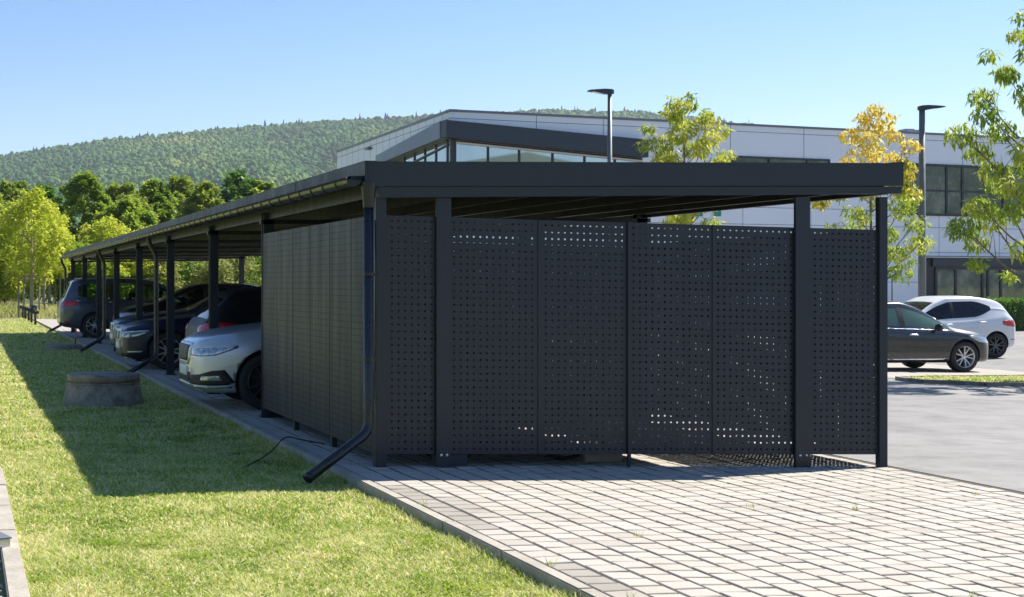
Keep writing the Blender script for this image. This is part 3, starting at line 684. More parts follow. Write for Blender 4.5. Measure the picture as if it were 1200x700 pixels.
def car_shell(P):
    Ln = P['len']; Wd = P['width']/2
    wt = P.get('plan') or [(0, .46), (.02, .60), (.07, .74), (.16, .86), (.32, .94), (.55, .98), (.9, 1), (Ln-1.0, 1), (Ln-.45, .98), (Ln-.22, .94), (Ln-.10, .87), (Ln-.03, .74), (Ln, .60)]
    S = set([0, .03, .10, .2, .35, .55, Ln, Ln-.03, Ln-.1, Ln-.2, Ln-.38, Ln-.6]+[p[0] for p in P['top']])
    for k in ('ws', 'rw'): S |= set(P[k])
    for a, b_ in P['side']: S |= {a, b_}
    s = .75
    while s < Ln-.7: S.add(round(s, 3)); s += .22
    S = sorted(S); out = [S[0]]
    keep = set(P['ws'])|set(P['rw'])|set(sum(map(list, P['side']), []))|{0, Ln}
    for s in S[1:]:
        if s-out[-1] < .05 and s not in keep and not (s < .12 or s > Ln-.12): continue
        out.append(s)
    S = out
    ring = []
    for s in S:
        zt = sinterp(P['top'], s); zb = interp(P['bot'], s); w = Wd*sinterp(wt, s); belt = min(interp(P['belt'], s), zt-.035); h = belt-zb
        cab = min(1, max(0, (zt-belt-.05)/.25)); tw = w*(.90-(.90-P.get('tum', .72))*min(1, max(0, (zt-belt)/.42)))
        rr = .03+.03*cab
        A = Vector((w*.945, belt)); T = Vector((tw, zt-rr))
        e1 = P['side'][-1][1]; te = max(0, min(1, (s-(e1-.5))/.5)) if s <= e1+.01 else 1.0; te = te*te*P.get('taper', .8)
        g0 = A.lerp(T, .05+.30*te); g1 = A.lerp(T, .90-.22*te); mid = A.lerp(T, .5)+Vector((.018*cab, 0))
        sec = [(0, zb), (.6*w, zb), (.90*w, zb+.01), (.965*w, zb+.07*h+.02), (.985*w, zb+.22*h), (.995*w, zb+.42*h), (w, zb+.60*h), (.997*w, zb+.78*h), (.982*w, zb+.93*h), tuple(A), tuple(g0), tuple(mid), tuple(g1), (tw-.004, zt-rr+.006), (tw*.93, zt-rr*.45), (tw*.6, zt-rr*.12), (tw*.3, zt), (0, zt)]
        ring.append(sec)
    m = len(ring[0]); full = 2*m-2
    V = []
    for s, sec in zip(S, ring):
        for (y, z) in sec: V.append((s, -y, z))
        for (y, z) in sec[1:-1][::-1]: V.append((s, y, z))
    Fc = []; MI = []
    def inr(a, b_, r): return a >= r[0]-1e-6 and b_ <= r[1]+1e-6
    for i in range(len(S)-1):
        a, b_ = S[i], S[i+1]
        for k in range(full):
            k2 = (k+1) % full; mi = 0
            kk = k if k < m-1 else full-1-k      # mirrored column
            if kk in (10, 11):
                if inr(a, b_, (P['side'][0][0], P['side'][-1][1])): mi = 3+len(P['side'])
                for q, r in enumerate(P['side']):
                    if inr(a, b_, r): mi = 3+q
            if kk >= 14:
                if inr(a, b_, P['ws']): mi = 1
                if inr(a, b_, P['rw']): mi = 2
            Fc.append((i*full+k, i*full+k2, (i+1)*full+k2, (i+1)*full+k)); MI.append(mi)
    Fc.append(list(range(full))[::-1]); MI.append(0); o = (len(S)-1)*full; Fc.append(list(range(o, o+full))); MI.append(0)
    return V, Fc, MI
def make_wheel(r, w, style, rimmat, name='wheel'):
    """in local coordinates: axle along y, outer face towards -y"""
    mb = MB(); ri = r*.70
    mb.lathe([(ri, w*.45), (ri*.97, .0), (ri*.93, -w*.30), (ri*.98, -w*.46), (ri*1.0, -w*.5), (ri*.96, -w*.47), (ri*.90, -w*.25), (ri*.88, w*.3)], 'y', (0, 0, 0), 40)
    n = {'y5': 5, 'y5b': 5, 'multi': 10, 'turb': 7}[style]
    for k in range(n):
        a0 = 2*pi*k/n+.3
        arms = (-.17, .17) if style in ('y5', 'y5b') else (0.0,)
        for da in arms:
            tw_ = .25 if style == 'turb' else 0; wi = .030 if style in ('y5', 'y5b') else .026
            if style == 'y5b': wi = .022
            p0 = (ri*.16, a0+da*.25); p1 = (ri*.95, a0+da*(1.5)+tw_)
            def pol(rr, aa, y): return Vector((rr*cos(aa), y, rr*sin(aa)))
            A, B = pol(*p0, -w*.34), pol(*p1, -w*.45); d = (B-A).normalized(); sd = Vector((0, 1, 0)).cross(d).normalized()
            vs = []
            for (c, ww) in ((A, wi*1.25), (B, wi*.9)):
                for (u, y) in ((-1, .03), (-.75, -.004), (.75, -.004), (1, .03)): vs.append(c+sd*ww*.5*u*1.0+Vector((0, y, 0)))
            mb.add(vs, [(0, 4, 5, 1), (1, 5, 6, 2), (2, 6, 7, 3), (0, 1, 2, 3), (4, 7, 6, 5)])
    mb.lathe([(.0001, -w*.40), (ri*.12, -w*.40), (ri*.22, -w*.36), (ri*.24, -w*.25)], 'y', (0, 0, 0), 24)
    wh = mb.build(name, rimmat)
    t = MB(); sd = w*.5
    t.lathe([(ri*.99, sd*.9), (ri*1.06, sd), (r*.93, sd*1.02), (r*.985, sd*.85), (r, sd*.6), (r, -sd*.6), (r*.985, -sd*.85), (r*.93, -sd*1.02), (ri*1.06, -sd), (ri*.99, -sd*.9)], 'y', (0, 0, 0), 48)
    ty = t.build('tyre', M['rubber'], wh)
    d = MB(); d.lathe([(.0001, .0), (ri*.9, .0), (ri*.92, .03)], 'y', (0, 0, 0), 30); d.build('brake_disc', M['rubber'], wh)
    return wh
def make_car(name, P, mat, loc, rz, label, group, wheel=('y5', 'rim'), glass=('glass_car', 'glass_dark'), cat='car'):
    """car with its nose at local x=0, tail at x=len"""
    V, Fc, MI = car_shell(P)
    me = bpy.data.meshes.new('shell'); me.from_pydata(V, [], Fc); me.polygons.foreach_set('material_index', MI)
    for k in range(3+len(P['side'])): me.materials.append(bpy.data.materials.get('slot_%d' % k) or bpy.data.materials.new('slot_%d' % k))
    me.materials.append(M['black'])
    tmp = bpy.data.objects.new('shell', me); COL.objects.link(tmp)
    bm = bmesh.new(); bm.from_mesh(me); bmesh.ops.recalc_face_normals(bm, faces=bm.faces[:]); bm.to_mesh(me); bm.free()
    sub = tmp.modifiers.new('s', 'SUBSURF'); sub.levels = 2; sub.render_levels = 2
    r = P['wheel_r']; wx = P['axles']; cut = []
    for x in wx:
        for s in (-1, 1):
            c = MB(); ra = r+.045; seg = 40; y0_, y1_ = s*(P['width']/2-.30), s*(P['width']/2+.2)
            vs = [(x+ra*cos(2*pi*k/seg), y, r+.01+ra*sin(2*pi*k/seg)) for y in (y0_, y1_) for k in range(seg)]
            c.add(vs, [list(range(seg)), list(range(seg, 2*seg))[::-1]]+[(k, seg+k, seg+(k+1) % seg, (k+1) % seg) for k in range(seg)], 1)
            co = c.build('cut', [M['black'], M['black']]); recalc(co); cut.append(co)
            b_ = tmp.modifiers.new('b', 'BOOLEAN'); b_.object = co; b_.operation = 'DIFFERENCE'; b_.solver = 'EXACT'; b_.material_mode = 'TRANSFER'
    dg = bpy.context.evaluated_depsgraph_get(); dg.update()
    ev = bpy.data.meshes.new_from_object(tmp.evaluated_get(dg), depsgraph=dg)
    names = [mm.name if mm else '' for mm in ev.materials]
    for o in cut+[tmp]: bpy.data.objects.remove(o)
    bvh = BVHTree.FromPolygons([v.co for v in ev.vertices], [tuple(p.vertices) for p in ev.polygons])
    root = empty(name, loc, rz, label=label, group=group); root['category'] = cat
    # split by material
    parts = {}
    for p in ev.polygons:
        nm_ = names[p.material_index] if p.material_index < len(names) else 'black'; cy = p.center.y
        blk = not nm_.startswith('slot_'); mi = 0 if blk else int(nm_[5:])
        key = 'black' if blk else ('body' if mi == 0 else ('windshield' if mi == 1 else 'rear_window' if mi == 2 else ('side', mi, cy > 0)))
        parts.setdefault(key, []).append(p)
    def sub_mesh(polys, nm, mats, mif=None, off=0):
        idx = {}; vs = []; fs = []
        for p in polys:
            f = []
            for vi in p.vertices:
                if vi not in idx:
                    idx[vi] = len(vs); v = ev.vertices[vi]; vs.append(tuple(v.co-v.normal*off))
                f.append(idx[vi])
            fs.append(f)
        mb = MB(); mb.add(vs, fs, 0, True)
        if mif:
            for i, p in enumerate(polys): mb.m[i] = mif(p); mb.sm[i] = mif(p) == 0
        return mb.build(nm, mats, root)
    clad = P.get('clad')
    bl = set(id(p) for p in parts.get('black', []))
    def bmi(p):
        if p.index in blacks: return 1
        if clad and p.center.z < clad: return 1
        return 0
    blacks = set(p.index for p in parts.get('black', []))
    body = sub_mesh(parts['body']+parts.get('black', []), 'body', [mat, M['black']], bmi)
    for k, ps in parts.items():
        if k in ('body', 'black'): continue
        if k == 'windshield': sub_mesh(ps, 'windshield', M[glass[0]], off=.004)
        elif k == 'rear_window': sub_mesh(ps, 'rear_window', M[glass[1]], off=.004)
        else: sub_mesh(ps, 'side_window', M[glass[0] if k[1] == 3 else glass[1]], off=.004)
    # wheels
    w0 = make_wheel(r, .215, wheel[0], M[wheel[1]])
    first = True
    for x in wx:
        for s in (-1, 1):
            w_ = w0 if first else copy_tree(w0); first = False
            w_.parent = root; w_.location = (x, s*(P['width']/2-.125), r); w_.rotation_euler = (0, .4*x, 0) if s < 0 else (0, .3*x, pi)
    # interior: floor block and seats
    c0, c1 = P['cabin']; mb = MB(); Wd = P['width']; bz = interp(P['belt'], (c0+c1)/2)
    for (x, hh) in ((c0+.95, .28), (c0+1.75, .22)):
        for y in (-.37, .37):
            mb.box(x, x+.14, y-.24, y+.24, .5, bz+hh-.12, bev=.04); mb.box(x+.02, x+.12, y-.12, y+.12, bz+hh-.10, bz+hh+.06, bev=.03)
    mb.box(c0+.25, c0+.5, -Wd*.4, Wd*.4, .5, bz-.02, bev=.04)
    mb.box(c0+.3, c1-.2, -Wd*.4, Wd*.4, .3, .55)
    mb.build('seats', M['seat'], root)
    # projected trim
    def trim(nm, poly, d, mt, off=.004, depth=.02, par=None, rings=5, dens=.03, at_=None):
        """outline in the plane seen along d ('front','rear','side','farside'), laid onto the body"""
        pts = []; 
        if d in ('wrapf', 'wraprear'): dens = 2.5
        for a, b_ in zip(poly, poly[1:]+poly[:1]):
            n = max(1, int(math.hypot(b_[0]-a[0], (b_[1]-a[1])*(80 if dens > 1 else 1))/dens))
            pts += [(a[0]+(b_[0]-a[0])*k/n, a[1]+(b_[1]-a[1])*k/n) for k in range(n)]
        cx = sum(p[0] for p in pts)/len(pts); cz = sum(p[1] for p in pts)/len(pts)
        dv = {'wrapf': Vector((1, 0, 0)), 'wraprear': Vector((-1, 0, 0)), 'front': Vector((1, 0, 0)), 'rear': Vector((-1, 0, 0)), 'side': Vector((0, 1, 0)), 'farside': Vector((0, -1, 0)), 'top': Vector((0, 0, -1)), 'diag': Vector((.75, .66, 0)).normalized(), 'rdiag': Vector((-.75, .66, 0)).normalized()}[d]
        def proj(a, b_):
            if d in ('wrapf', 'wraprear'):
                th = R(a); sg = -1 if d == 'wrapf' else 1; c_ = Vector((.9 if d == 'wrapf' else P['len']-.9, 0, b_))
                q = Vector((sg*cos(th), sin(th), 0)); h = bvh.ray_cast(c_+q*5, -q)
                if h[0] is None: return None
                return h[0], (h[1] if h[1].dot(q) > 0 else -h[1])
            if d in ('front', 'rear'): o = Vector((0, a, b_))-dv*8
            elif d == 'top': o = Vector((a, b_, 0))-dv*8
            elif d in ('diag', 'rdiag'):
                o = Vector((-dv.y*a if d == 'diag' else dv.y*a, abs(dv.x)*a*1.0 if d == 'diag' else abs(dv.x)*a, b_)); o = o+Vector(P['diag_c'] if d == 'diag' else P['rdiag_c'])-dv*8
            else: o = Vector((a, 0, b_))-dv*8
            h = bvh.ray_cast(o, dv)
            if h[0] is None: return None
            nn = h[1]; nn = nn if nn.dot(dv) < 0 else -nn
            return h[0], nn
        n = len(pts); rows = []; last = None
        for q in range(rings+1):
            f = 1-q/(rings+.0) if q < rings else 0
            row = []
            for (a, b_) in (pts if f > 0 else [(cx, cz)]):
                h = proj(cx+(a-cx)*f, cz+(b_-cz)*f)
                if h is None: h = last or (Vector((0, 0, -50)), -dv)
                last = h; row.append(h)
            rows.append(row)
        if any(h[0].z < -10 for row in rows for h in row): return None
        vs = [h[0]-h[1]*depth for h in rows[0]]+[h[0]+h[1]*off for h in rows[0]]
        fs = [(k, (k+1) % n, n+(k+1) % n, n+k) for k in range(n)]
        base = n
        for q in range(1, rings):
            o = len(vs); vs += [h[0]+h[1]*(off+.002) for h in rows[q]]
            fs += [(base+k, base+(k+1) % n, o+(k+1) % n, o+k) for k in range(n)]; base = o
        o = len(vs); vs.append(rows[-1][0][0]+rows[-1][0][1]*(off+.002)); fs += [(base+k, base+(k+1) % n, o) for k in range(n)]
        mb = MB(); mb.add(vs, fs, 0, True); ob = mb.build(nm, mt, par or root); recalc(ob); return ob
    root['_'] = 1; del root['_']
    return root, body, trim
def mirror(root, x, y, z, mat, s=-1):
    bm = bmesh.new(); bmesh.ops.create_icosphere(bm, subdivisions=3, radius=1)
    vs = []
    for v in bm.verts:
        c = v.co.copy(); vs.append((x+.075*c.x*(1 if c.x < 0 else .55), y+s*(.10+.11*c.y), z+.075*c.z*(1-.25*s*c.y*-1)))
    bm.verts.index_update(); mb = MB(); mb.add(vs, [[v.index for v in f.verts] for f in bm.faces], 0, True); bm.free()
    mb.tube([(x+.02, y-s*.03, z-.06), (x+.01, y+s*.05, z-.04)], .025, 8); return mb.build('mirror', mat, root)
def side_lines(trim, P, body, doors, zlo, hz):
    for x in doors:
        b_ = interp(P['belt'], x)-.02
        trim('door_gap', [(x, zlo), (x+.007, zlo), (x+.012, b_), (x+.005, b_)], 'side', M['black'], .0015, .006, body, 1, .08)
    for x in hz:
        hb = interp(P['belt'], x)-.10
        trim('door_handle', [(x, hb), (x+.20, hb+.008), (x+.20, hb+.036), (x, hb+.03)], 'side', M['chrome'] if P.get('chrome_handle') else body.data.materials[0], .022, .01, root_of(body), 2, .05)
def root_of(o): return o.parent
# each profile: s measured from the nose
CX = X0-.60
G_CP = 'cars parked under the carport'
# 1 silver crossover, nose to the lawn
P = dict(len=4.45, width=1.84, wheel_r=.34, axles=(.87, 3.53), cabin=(1.05, 4.1),
         top=[(0, .69), (.03, .79), (.10, .855), (.25, .91), (.6, .975), (1.1, 1.03), (1.22, 1.05), (1.95, 1.46), (2.4, 1.54), (3.2, 1.54), (3.85, 1.46), (4.3, 1.05), (4.42, .95), (4.45, .8)],
         bot=[(0, .27), (.12, .2), (.4, .19), (4.0, .22), (4.35, .3), (4.45, .4)], belt=[(0, .66), (.3, .80), (1.2, .93), (3.0, .98), (4.2, 1.02), (4.45, .8)],
         ws=(1.22, 1.95), rw=(3.85, 4.3), side=[(1.32, 2.25), (2.33, 3.15), (3.22, 3.85)], tum=.74)
root, body, trim = make_car('parked_car', P, M['p_silver'], (2.74, Y0+5.25+.92, 0), 0, 'silver crossover parked nose out beside the closed screen wall', G_CP, ('y5b', 'rim_dark'))
for s in (-1, 1):
    hl = trim('headlight', [(s*26, .655), (s*40, .645), (s*52, .66), (s*67, .755), (s*67, .785), (s*45, .765), (s*26, .755)], 'wrapf', M['lamp_clear'], .004)
    trim('lamp_strip', [(s*27, .738), (s*45, .748), (s*64, .765), (s*66, .782), (s*45, .764), (s*27, .755)], 'wrapf', M['lamp_drl'], .009, .01, hl, 2)
    trim('fog_intake', [(s*24, .30), (s*50, .30), (s*66, .31), (s*58, .49), (s*50, .48), (s*40, .43), (s*24, .41)], 'wrapf', M['black'], .003)
    trim('fog_lamp', [(s*40, .35), (s*56, .36), (s*55, .42), (s*42, .41)], 'wrapf', M['lamp_clear'], .009)
    trim('bumper_blade', [(s*30, .265), (s*50, .265), (s*66, .275), (s*66, .30), (s*50, .288), (s*30, .288)], 'wrapf', M['chrome'], .007)
gr = trim('grille_surround', [(-.43, .80), (.43, .80), (.40, .59), (.31, .53), (-.31, .53), (-.40, .59)], 'front', M['bright'], .010)
trim('grille', [(-.365, .768), (.365, .768), (.33, .61), (.27, .575), (-.27, .575), (-.33, .61)], 'front', M['black'], .016, .01, gr)
trim('lower_grille', [(-.42, .44), (.42, .44), (.40, .33), (-.40, .33)], 'front', M['black'], .004)
trim('number_plate', [(-.26, .395), (.26, .395), (.26, .505), (-.26, .505)], 'front', M['plate'], .018)
trim('skid_plate', [(-.7, .245), (.7, .245), (.78, .30), (-.78, .30)], 'front', M['p_silver'], .006)
side_lines(trim, P, body, (1.2, 2.28, 3.2), .3, (2.0,)); mirror(root, 1.62, -.86, 1.02, M['p_silver'])
# 2 black estate, tail to the lawn (mirrored heading)
P = dict(len=4.35, width=1.80, wheel_r=.33, axles=(.9, 3.5), cabin=(1.05, 4.15),
         top=[(0, .66), (.05, .76), (.3, .86), (1.1, .99), (1.2, 1.01), (1.95, 1.42), (2.4, 1.50), (3.2, 1.49), (3.75, 1.43), (3.95, 1.36), (4.22, 1.02), (4.32, .9), (4.35, .75)],
         bot=[(0, .27), (.12, .2), (3.9, .22), (4.25, .28), (4.35, .36)], belt=[(0, .66), (.3, .78), (1.2, .92), (3.0, .97), (4.1, 1.0), (4.35, .8)],
         ws=(1.2, 1.95), rw=(3.95, 4.22), side=[(1.32, 2.22), (2.3, 3.1), (3.2, 3.75)], tum=.74)
def rear_lamps(trim, P, col, zs=(.80, .95), inner=.38, wrap=.93, plate=True):
    W = P['width']/2
    for s in (-1, 1):
        trim('taillight', [(s*28, zs[0]+.03), (s*50, zs[0]), (s*60, zs[0]+.02), (s*67, zs[0]+.06), (s*67, zs[1]-.02), (s*58, zs[1]), (s*45, zs[1]-.01), (s*28, zs[1]-.05)], 'wraprear', M['lamp_red'], .006)
    L_ = P['len']
    if plate: trim('number_plate', [(-.26, .55), (.26, .55), (.26, .66), (-.26, .66)], 'rear', M['plate'], .008)
    trim('rear_bumper_insert', [(-.62, .30), (.62, .30), (.66, .40), (-.66, .40)], 'rear', M['black'], .004)
    trim('reflector', [(L_-.30, .47), (L_-.10, .46), (L_-.10, .485), (L_-.30, .495)], 'side', M['lamp_red'], .004, .01)
    trim('reflector', [(L_-.30, .47), (L_-.10, .46), (L_-.10, .485), (L_-.30, .495)], 'farside', M['lamp_red'], .004, .01)
def rev(P_, x_tail, y): return (x_tail+P_['len'], y, 0)    # heading reversed: the tail points to -X
root, body, trim = make_car('parked_car', P, M['p_black2'], rev(P, 3.32, Y0+8.35+.9), pi, 'black hatchback with red tail lamps parked tail out behind the silver crossover', G_CP, ('y5', 'rim_dark'), ('glass_dark', 'glass_dark'))
rear_lamps(trim, P, None, (.80, .97)); mirror(root, 1.6, .84, 1.0, M['p_black'], 1)
# 3, 4 sedans
def sedan(y, x, mat, label, cheap=False):
    P = dict(len=4.71, width=1.83, wheel_r=.335, axles=(.80, 3.66), cabin=(1.5, 4.2), chrome_handle=False,
         top=[(0, .60), (.02, .68), (.08, .745), (.22, .80), (.6, .88), (1.2, .945), (1.55, .98), (2.35, 1.34), (2.8, 1.425), (3.3, 1.41), (3.75, 1.31), (4.3, 1.08), (4.62, 1.05), (4.69, .95), (4.71, .8)],
         bot=[(0, .24), (.12, .17), (.4, .16), (4.3, .18), (4.6, .26), (4.71, .38)], belt=[(0, .60), (.2, .72), (1.5, .90), (3.2, .94), (4.4, .98), (4.71, .85)],
         ws=(1.55, 2.35), rw=(3.75, 4.3), side=[(1.75, 2.72), (2.8, 3.55), (3.60, 3.95)], tum=.70,
         plan=None)
    root, body, trim = make_car('parked_car', P, mat, (x, y, 0), 0, label, G_CP, ('y5', 'rim'), ('glass_car', 'glass_dark'))
    for s in (-1, 1):
        k = trim('grille_surround', [(s*.03, .70), (s*.33, .705), (s*.38, .66), (s*.37, .53), (s*.30, .48), (s*.06, .48), (s*.02, .53)], 'front', M['bright'], .014)
        trim('grille', [(s*.075, .665), (s*.295, .67), (s*.325, .645), (s*.315, .55), (s*.275, .52), (s*.095, .52), (s*.07, .55)], 'front', M['black'], .019, .01, k)
        hl = trim('headlight', [(s*27, .575), (s*42, .565), (s*52, .59), (s*63, .665), (s*63, .70), (s*48, .685), (s*27, .655)], 'wrapf', M['lamp_dark'], .004)
        trim('lamp_strip', [(s*28, .578), (s*42, .568), (s*44, .585), (s*44, .64), (s*41, .64), (s*41, .59), (s*28, .597)], 'wrapf', M['lamp_drl'], .009, .01, hl, 2)
        trim('lamp_strip', [(s*46, .588), (s*52, .60), (s*60, .655), (s*58, .665), (s*51, .63), (s*46, .612)], 'wrapf', M['lamp_drl'], .009, .01, hl, 2)
        trim('lamp_strip', [(s*28, .64), (s*50, .668), (s*62, .685), (s*62, .702), (s*48, .686), (s*28, .657)], 'wrapf', M['lamp_drl'], .009, .01, hl, 2)
        trim('side_intake', [(s*38, .27), (s*55, .29), (s*66, .38), (s*55, .43), (s*40, .36)], 'wrapf', M['black'], .003)
        trim('intake_blade', [(s*40, .305), (s*55, .315), (s*57, .34), (s*41, .33)], 'wrapf', M['rim'], .008)
    trim('lower_grille', [(-.50, .40), (.50, .40), (.54, .22), (-.54, .22)], 'front', M['black'], .004)
    trim('splitter', [(-.66, .185), (.66, .185), (.72, .215), (-.72, .215)], 'front', M['p_silver'], .006)
    trim('number_plate', [(-.26, .36), (.26, .36), (.26, .47), (-.26, .47)], 'front', M['plate'], .022)
    side_lines(trim, P, body, (1.35, 2.74, 3.5), .25, (2.45, 3.3)); mirror(root, 2.1, -.84, .98, mat)
sedan(Y0+13.35+.91, 2.80, M['p_blueblack'], 'dark blue sedan with twin chrome ring grille parked nose out in the middle bay')
sedan(Y0+17.5+.91, 3.12, M['p_blue'], 'blue grey sedan with twin ring grille half hidden behind the nearer dark blue sedan')
# 5 dark hatch with bright windscreen edge
P = dict(len=4.2, width=1.78, wheel_r=.32, axles=(.83, 3.4), cabin=(.95, 4.0),
         top=[(0, .66), (.05, .78), (.3, .92), (.95, 1.06), (1.05, 1.09), (1.85, 1.47), (2.3, 1.55), (3.2, 1.54), (3.85, 1.40), (4.1, 1.02), (4.18, .9), (4.2, .75)],
         bot=[(0, .27), (.12, .2), (3.9, .22), (4.2, .36)], belt=[(0, .66), (.3, .82), (1.0, .96), (3.0, 1.0), (4.0, 1.02), (4.2, .8)],
         ws=(1.05, 1.85), rw=(3.85, 4.1), side=[(1.2, 2.15), (2.23, 3.0), (3.1, 3.6)], tum=.74)
root, body, trim = make_car('parked_car', P, M['p_black'], (3.75, Y0+23.0+.9, 0), 0, 'black compact car parked nose out beside the slate people carrier', G_CP, ('y5', 'rim_dark'))
for s in (-1, 1): trim('headlight', [(s*.5, .70), (s*.7, .70), (s*.86, .78), (s*.86, .84), (s*.55, .79)], 'front', M['lamp_clear'], .004)
trim('grille', [(-.45, .66), (.45, .66), (.4, .58), (-.4, .58)], 'front', M['black'], .004); trim('number_plate', [(-.26, .40), (.26, .40), (.26, .51), (-.26, .51)], 'front', M['plate'], .012)
mirror(root, 1.4, -.83, 1.03, M['p_black'])
# 6 slate people carrier, tail to the lawn
P = dict(len=4.85, width=1.90, wheel_r=.345, axles=(.95, 3.87), cabin=(.9, 4.6), chrome_handle=False,
         top=[(0, .70), (.05, .82), (.3, .93), (.9, 1.04), (1.0, 1.06), (2.0, 1.58), (2.6, 1.69), (3.6, 1.70), (4.35, 1.66), (4.50, 1.60), (4.72, 1.10), (4.82, .98), (4.85, .8)],
         bot=[(0, .28), (.12, .2), (4.3, .24), (4.7, .30), (4.85, .42)], belt=[(0, .68), (.3, .82), (1.0, .97), (3.0, 1.0), (4.6, 1.04), (4.85, .85)],
         ws=(1.0, 2.0), rw=(4.50, 4.72), side=[(1.15, 2.35), (2.43, 3.35), (3.43, 4.32)], tum=.78)
root, body, trim = make_car('parked_car', P, M['p_vw'], rev(P, 2.70, Y0+28.3+.95), pi, 'slate blue people carrier parked tail out at the far end of the carport', G_CP, ('y5', 'rim'), ('glass_car', 'glass_car'))
rear_lamps(trim, P, None, (.88, 1.06), .40, .94)
trim('rear_wiper', [(-.3, 1.15), (.1, 1.17), (.1, 1.18), (-.3, 1.165)], 'rear', M['black'], .01)
for s in ('side', 'farside'): trim('window_trim', [(3.40, 1.005), (4.40, 1.045), (4.40, 1.06), (3.40, 1.02)], s, M['chrome'], .006, .01)
for s in (-1, 1):
    mb = MB(); mb.tube([(2.3, s*.70, 1.665), (2.4, s*.70, 1.70), (3.4, s*.70, 1.73), (4.2, s*.70, 1.70), (4.32, s*.70, 1.66)], .014, 6); mb.build('roof_rail', M['chrome'], root)
mirror(root, 1.65, .90, 1.06, M['p_vw'], 1)
# 7 dark grey hatchback across the lane (its nose to +X)
P = dict(len=4.05, width=1.80, wheel_r=.33, axles=(.80, 3.38), cabin=(.9, 3.85), chrome_handle=True,
         top=[(0, .62), (.03, .70), (.10, .77), (.25, .83), (.55, .90), (.95, .965), (1.02, .99), (1.75, 1.41), (2.2, 1.53), (2.8, 1.52), (3.4, 1.42), (3.85, 1.02), (4.0, .88), (4.05, .7)],
         bot=[(0, .27), (.12, .19), (3.7, .2), (4.0, .3), (4.05, .38)], belt=[(0, .60), (.25, .74), (1.0, .87), (2.8, .94), (3.8, .97), (4.05, .75)],
         ws=(1.02, 1.75), rw=(3.4, 3.85), side=[(1.12, 2.18), (2.27, 2.95)], tum=.70)
cy = 27.0; gz = g(21)
root, body, trim = make_car('parked_car', P, M['p_grey'], (21.97, cy+.9, gz), pi, 'dark grey hatchback with two tone alloy wheels parked across the lane, nose to the right', 'cars parked across the lane', ('y5', 'rim'), ('glass_teal', 'glass_teal'))
for d, s in (('side', -1), ('farside', 1)):
    trim('sill_strip', [(1.22, .27), (3.0, .27), (3.0, .30), (1.22, .30)], d, M['chrome'], .006, .01)
    trim('window_trim', [(1.02, .885), (2.2, .925), (3.05, .955), (3.05, .967), (2.2, .94), (1.05, .90)], d, M['chrome'], .006, .01)
    for x in (1.16, 2.2): trim('door_gap', [(x, .3), (x+.008, .3), (x+.012, .88), (x+.004, .88)], d, M['black'], .0015, .006, body, 1, .08)
    trim('door_handle', [(1.92, .79), (2.12, .80), (2.12, .83), (1.92, .825)], d, M['chrome'], .02, .01)
    trim('arch_trim', [(.42, .27), (.44, .27), (.45, .3), (.43, .3)], d, M['black'], .002)
for s in (-1, 1): trim('headlight', [(s*26, .62), (s*45, .60), (s*62, .65), (s*78, .78), (s*70, .79), (s*50, .73), (s*28, .69)], 'wrapf', M['lamp_clear'], .005)
trim('grille', [(-.40, .66), (.40, .66), (.34, .54), (-.34, .54)], 'front', M['black'], .005); trim('lower_grille', [(-.5, .42), (.5, .42), (.46, .28), (-.46, .28)], 'front', M['black'], .005)
trim('number_plate', [(-.26, .44), (.26, .44), (.26, .55), (-.26, .55)], 'front', M['plate'], .012)
mirror(root, 1.48, .84, .97, M['black'], 1); mirror(root, 1.48, -.84, .97, M['black'], -1)
# 8 white hatchback beyond it (tail to +X)
P = dict(len=4.08, width=1.72, wheel_r=.32, axles=(.80, 3.36), cabin=(.95, 3.9),
         top=[(0, .60), (.03, .70), (.10, .77), (.25, .83), (.6, .92), (1.0, 1.02), (1.1, 1.05), (1.8, 1.45), (2.2, 1.58), (2.8, 1.59), (3.35, 1.53), (3.62, 1.45), (3.92, 1.05), (4.04, .93), (4.08, .75)],
         bot=[(0, .27), (.12, .19), (3.7, .2), (4.0, .3), (4.08, .38)], belt=[(0, .60), (.25, .76), (1.0, .90), (2.6, .97), (3.3, 1.04), (3.8, 1.10), (4.08, .8)],
         ws=(1.1, 1.8), rw=(3.62, 3.92), side=[(1.22, 2.15), (2.22, 3.28)], tum=.72, taper=1.6)
root, body, trim = make_car('parked_car', P, M['p_white'], (26.70-4.08, 32.0+.86, gz), 0, 'white hatchback parked behind the dark grey one, its tail to the right', 'cars parked across the lane', ('y5', 'rim_dark'), ('glass_dark', 'glass_dark'))
rear_lamps(trim, P, None, (.80, .97), .42, .94); side_lines(trim, P, body, (1.2, 2.18), .3, (1.9, 2.85)); mirror(root, 1.5, -.82, .98, M['p_white'])
mb = MB(); mb.tube([(3.35, 0, 1.45), (3.52, 0, 1.53)], .006, 5); mb.build('aerial', M['black'], root)
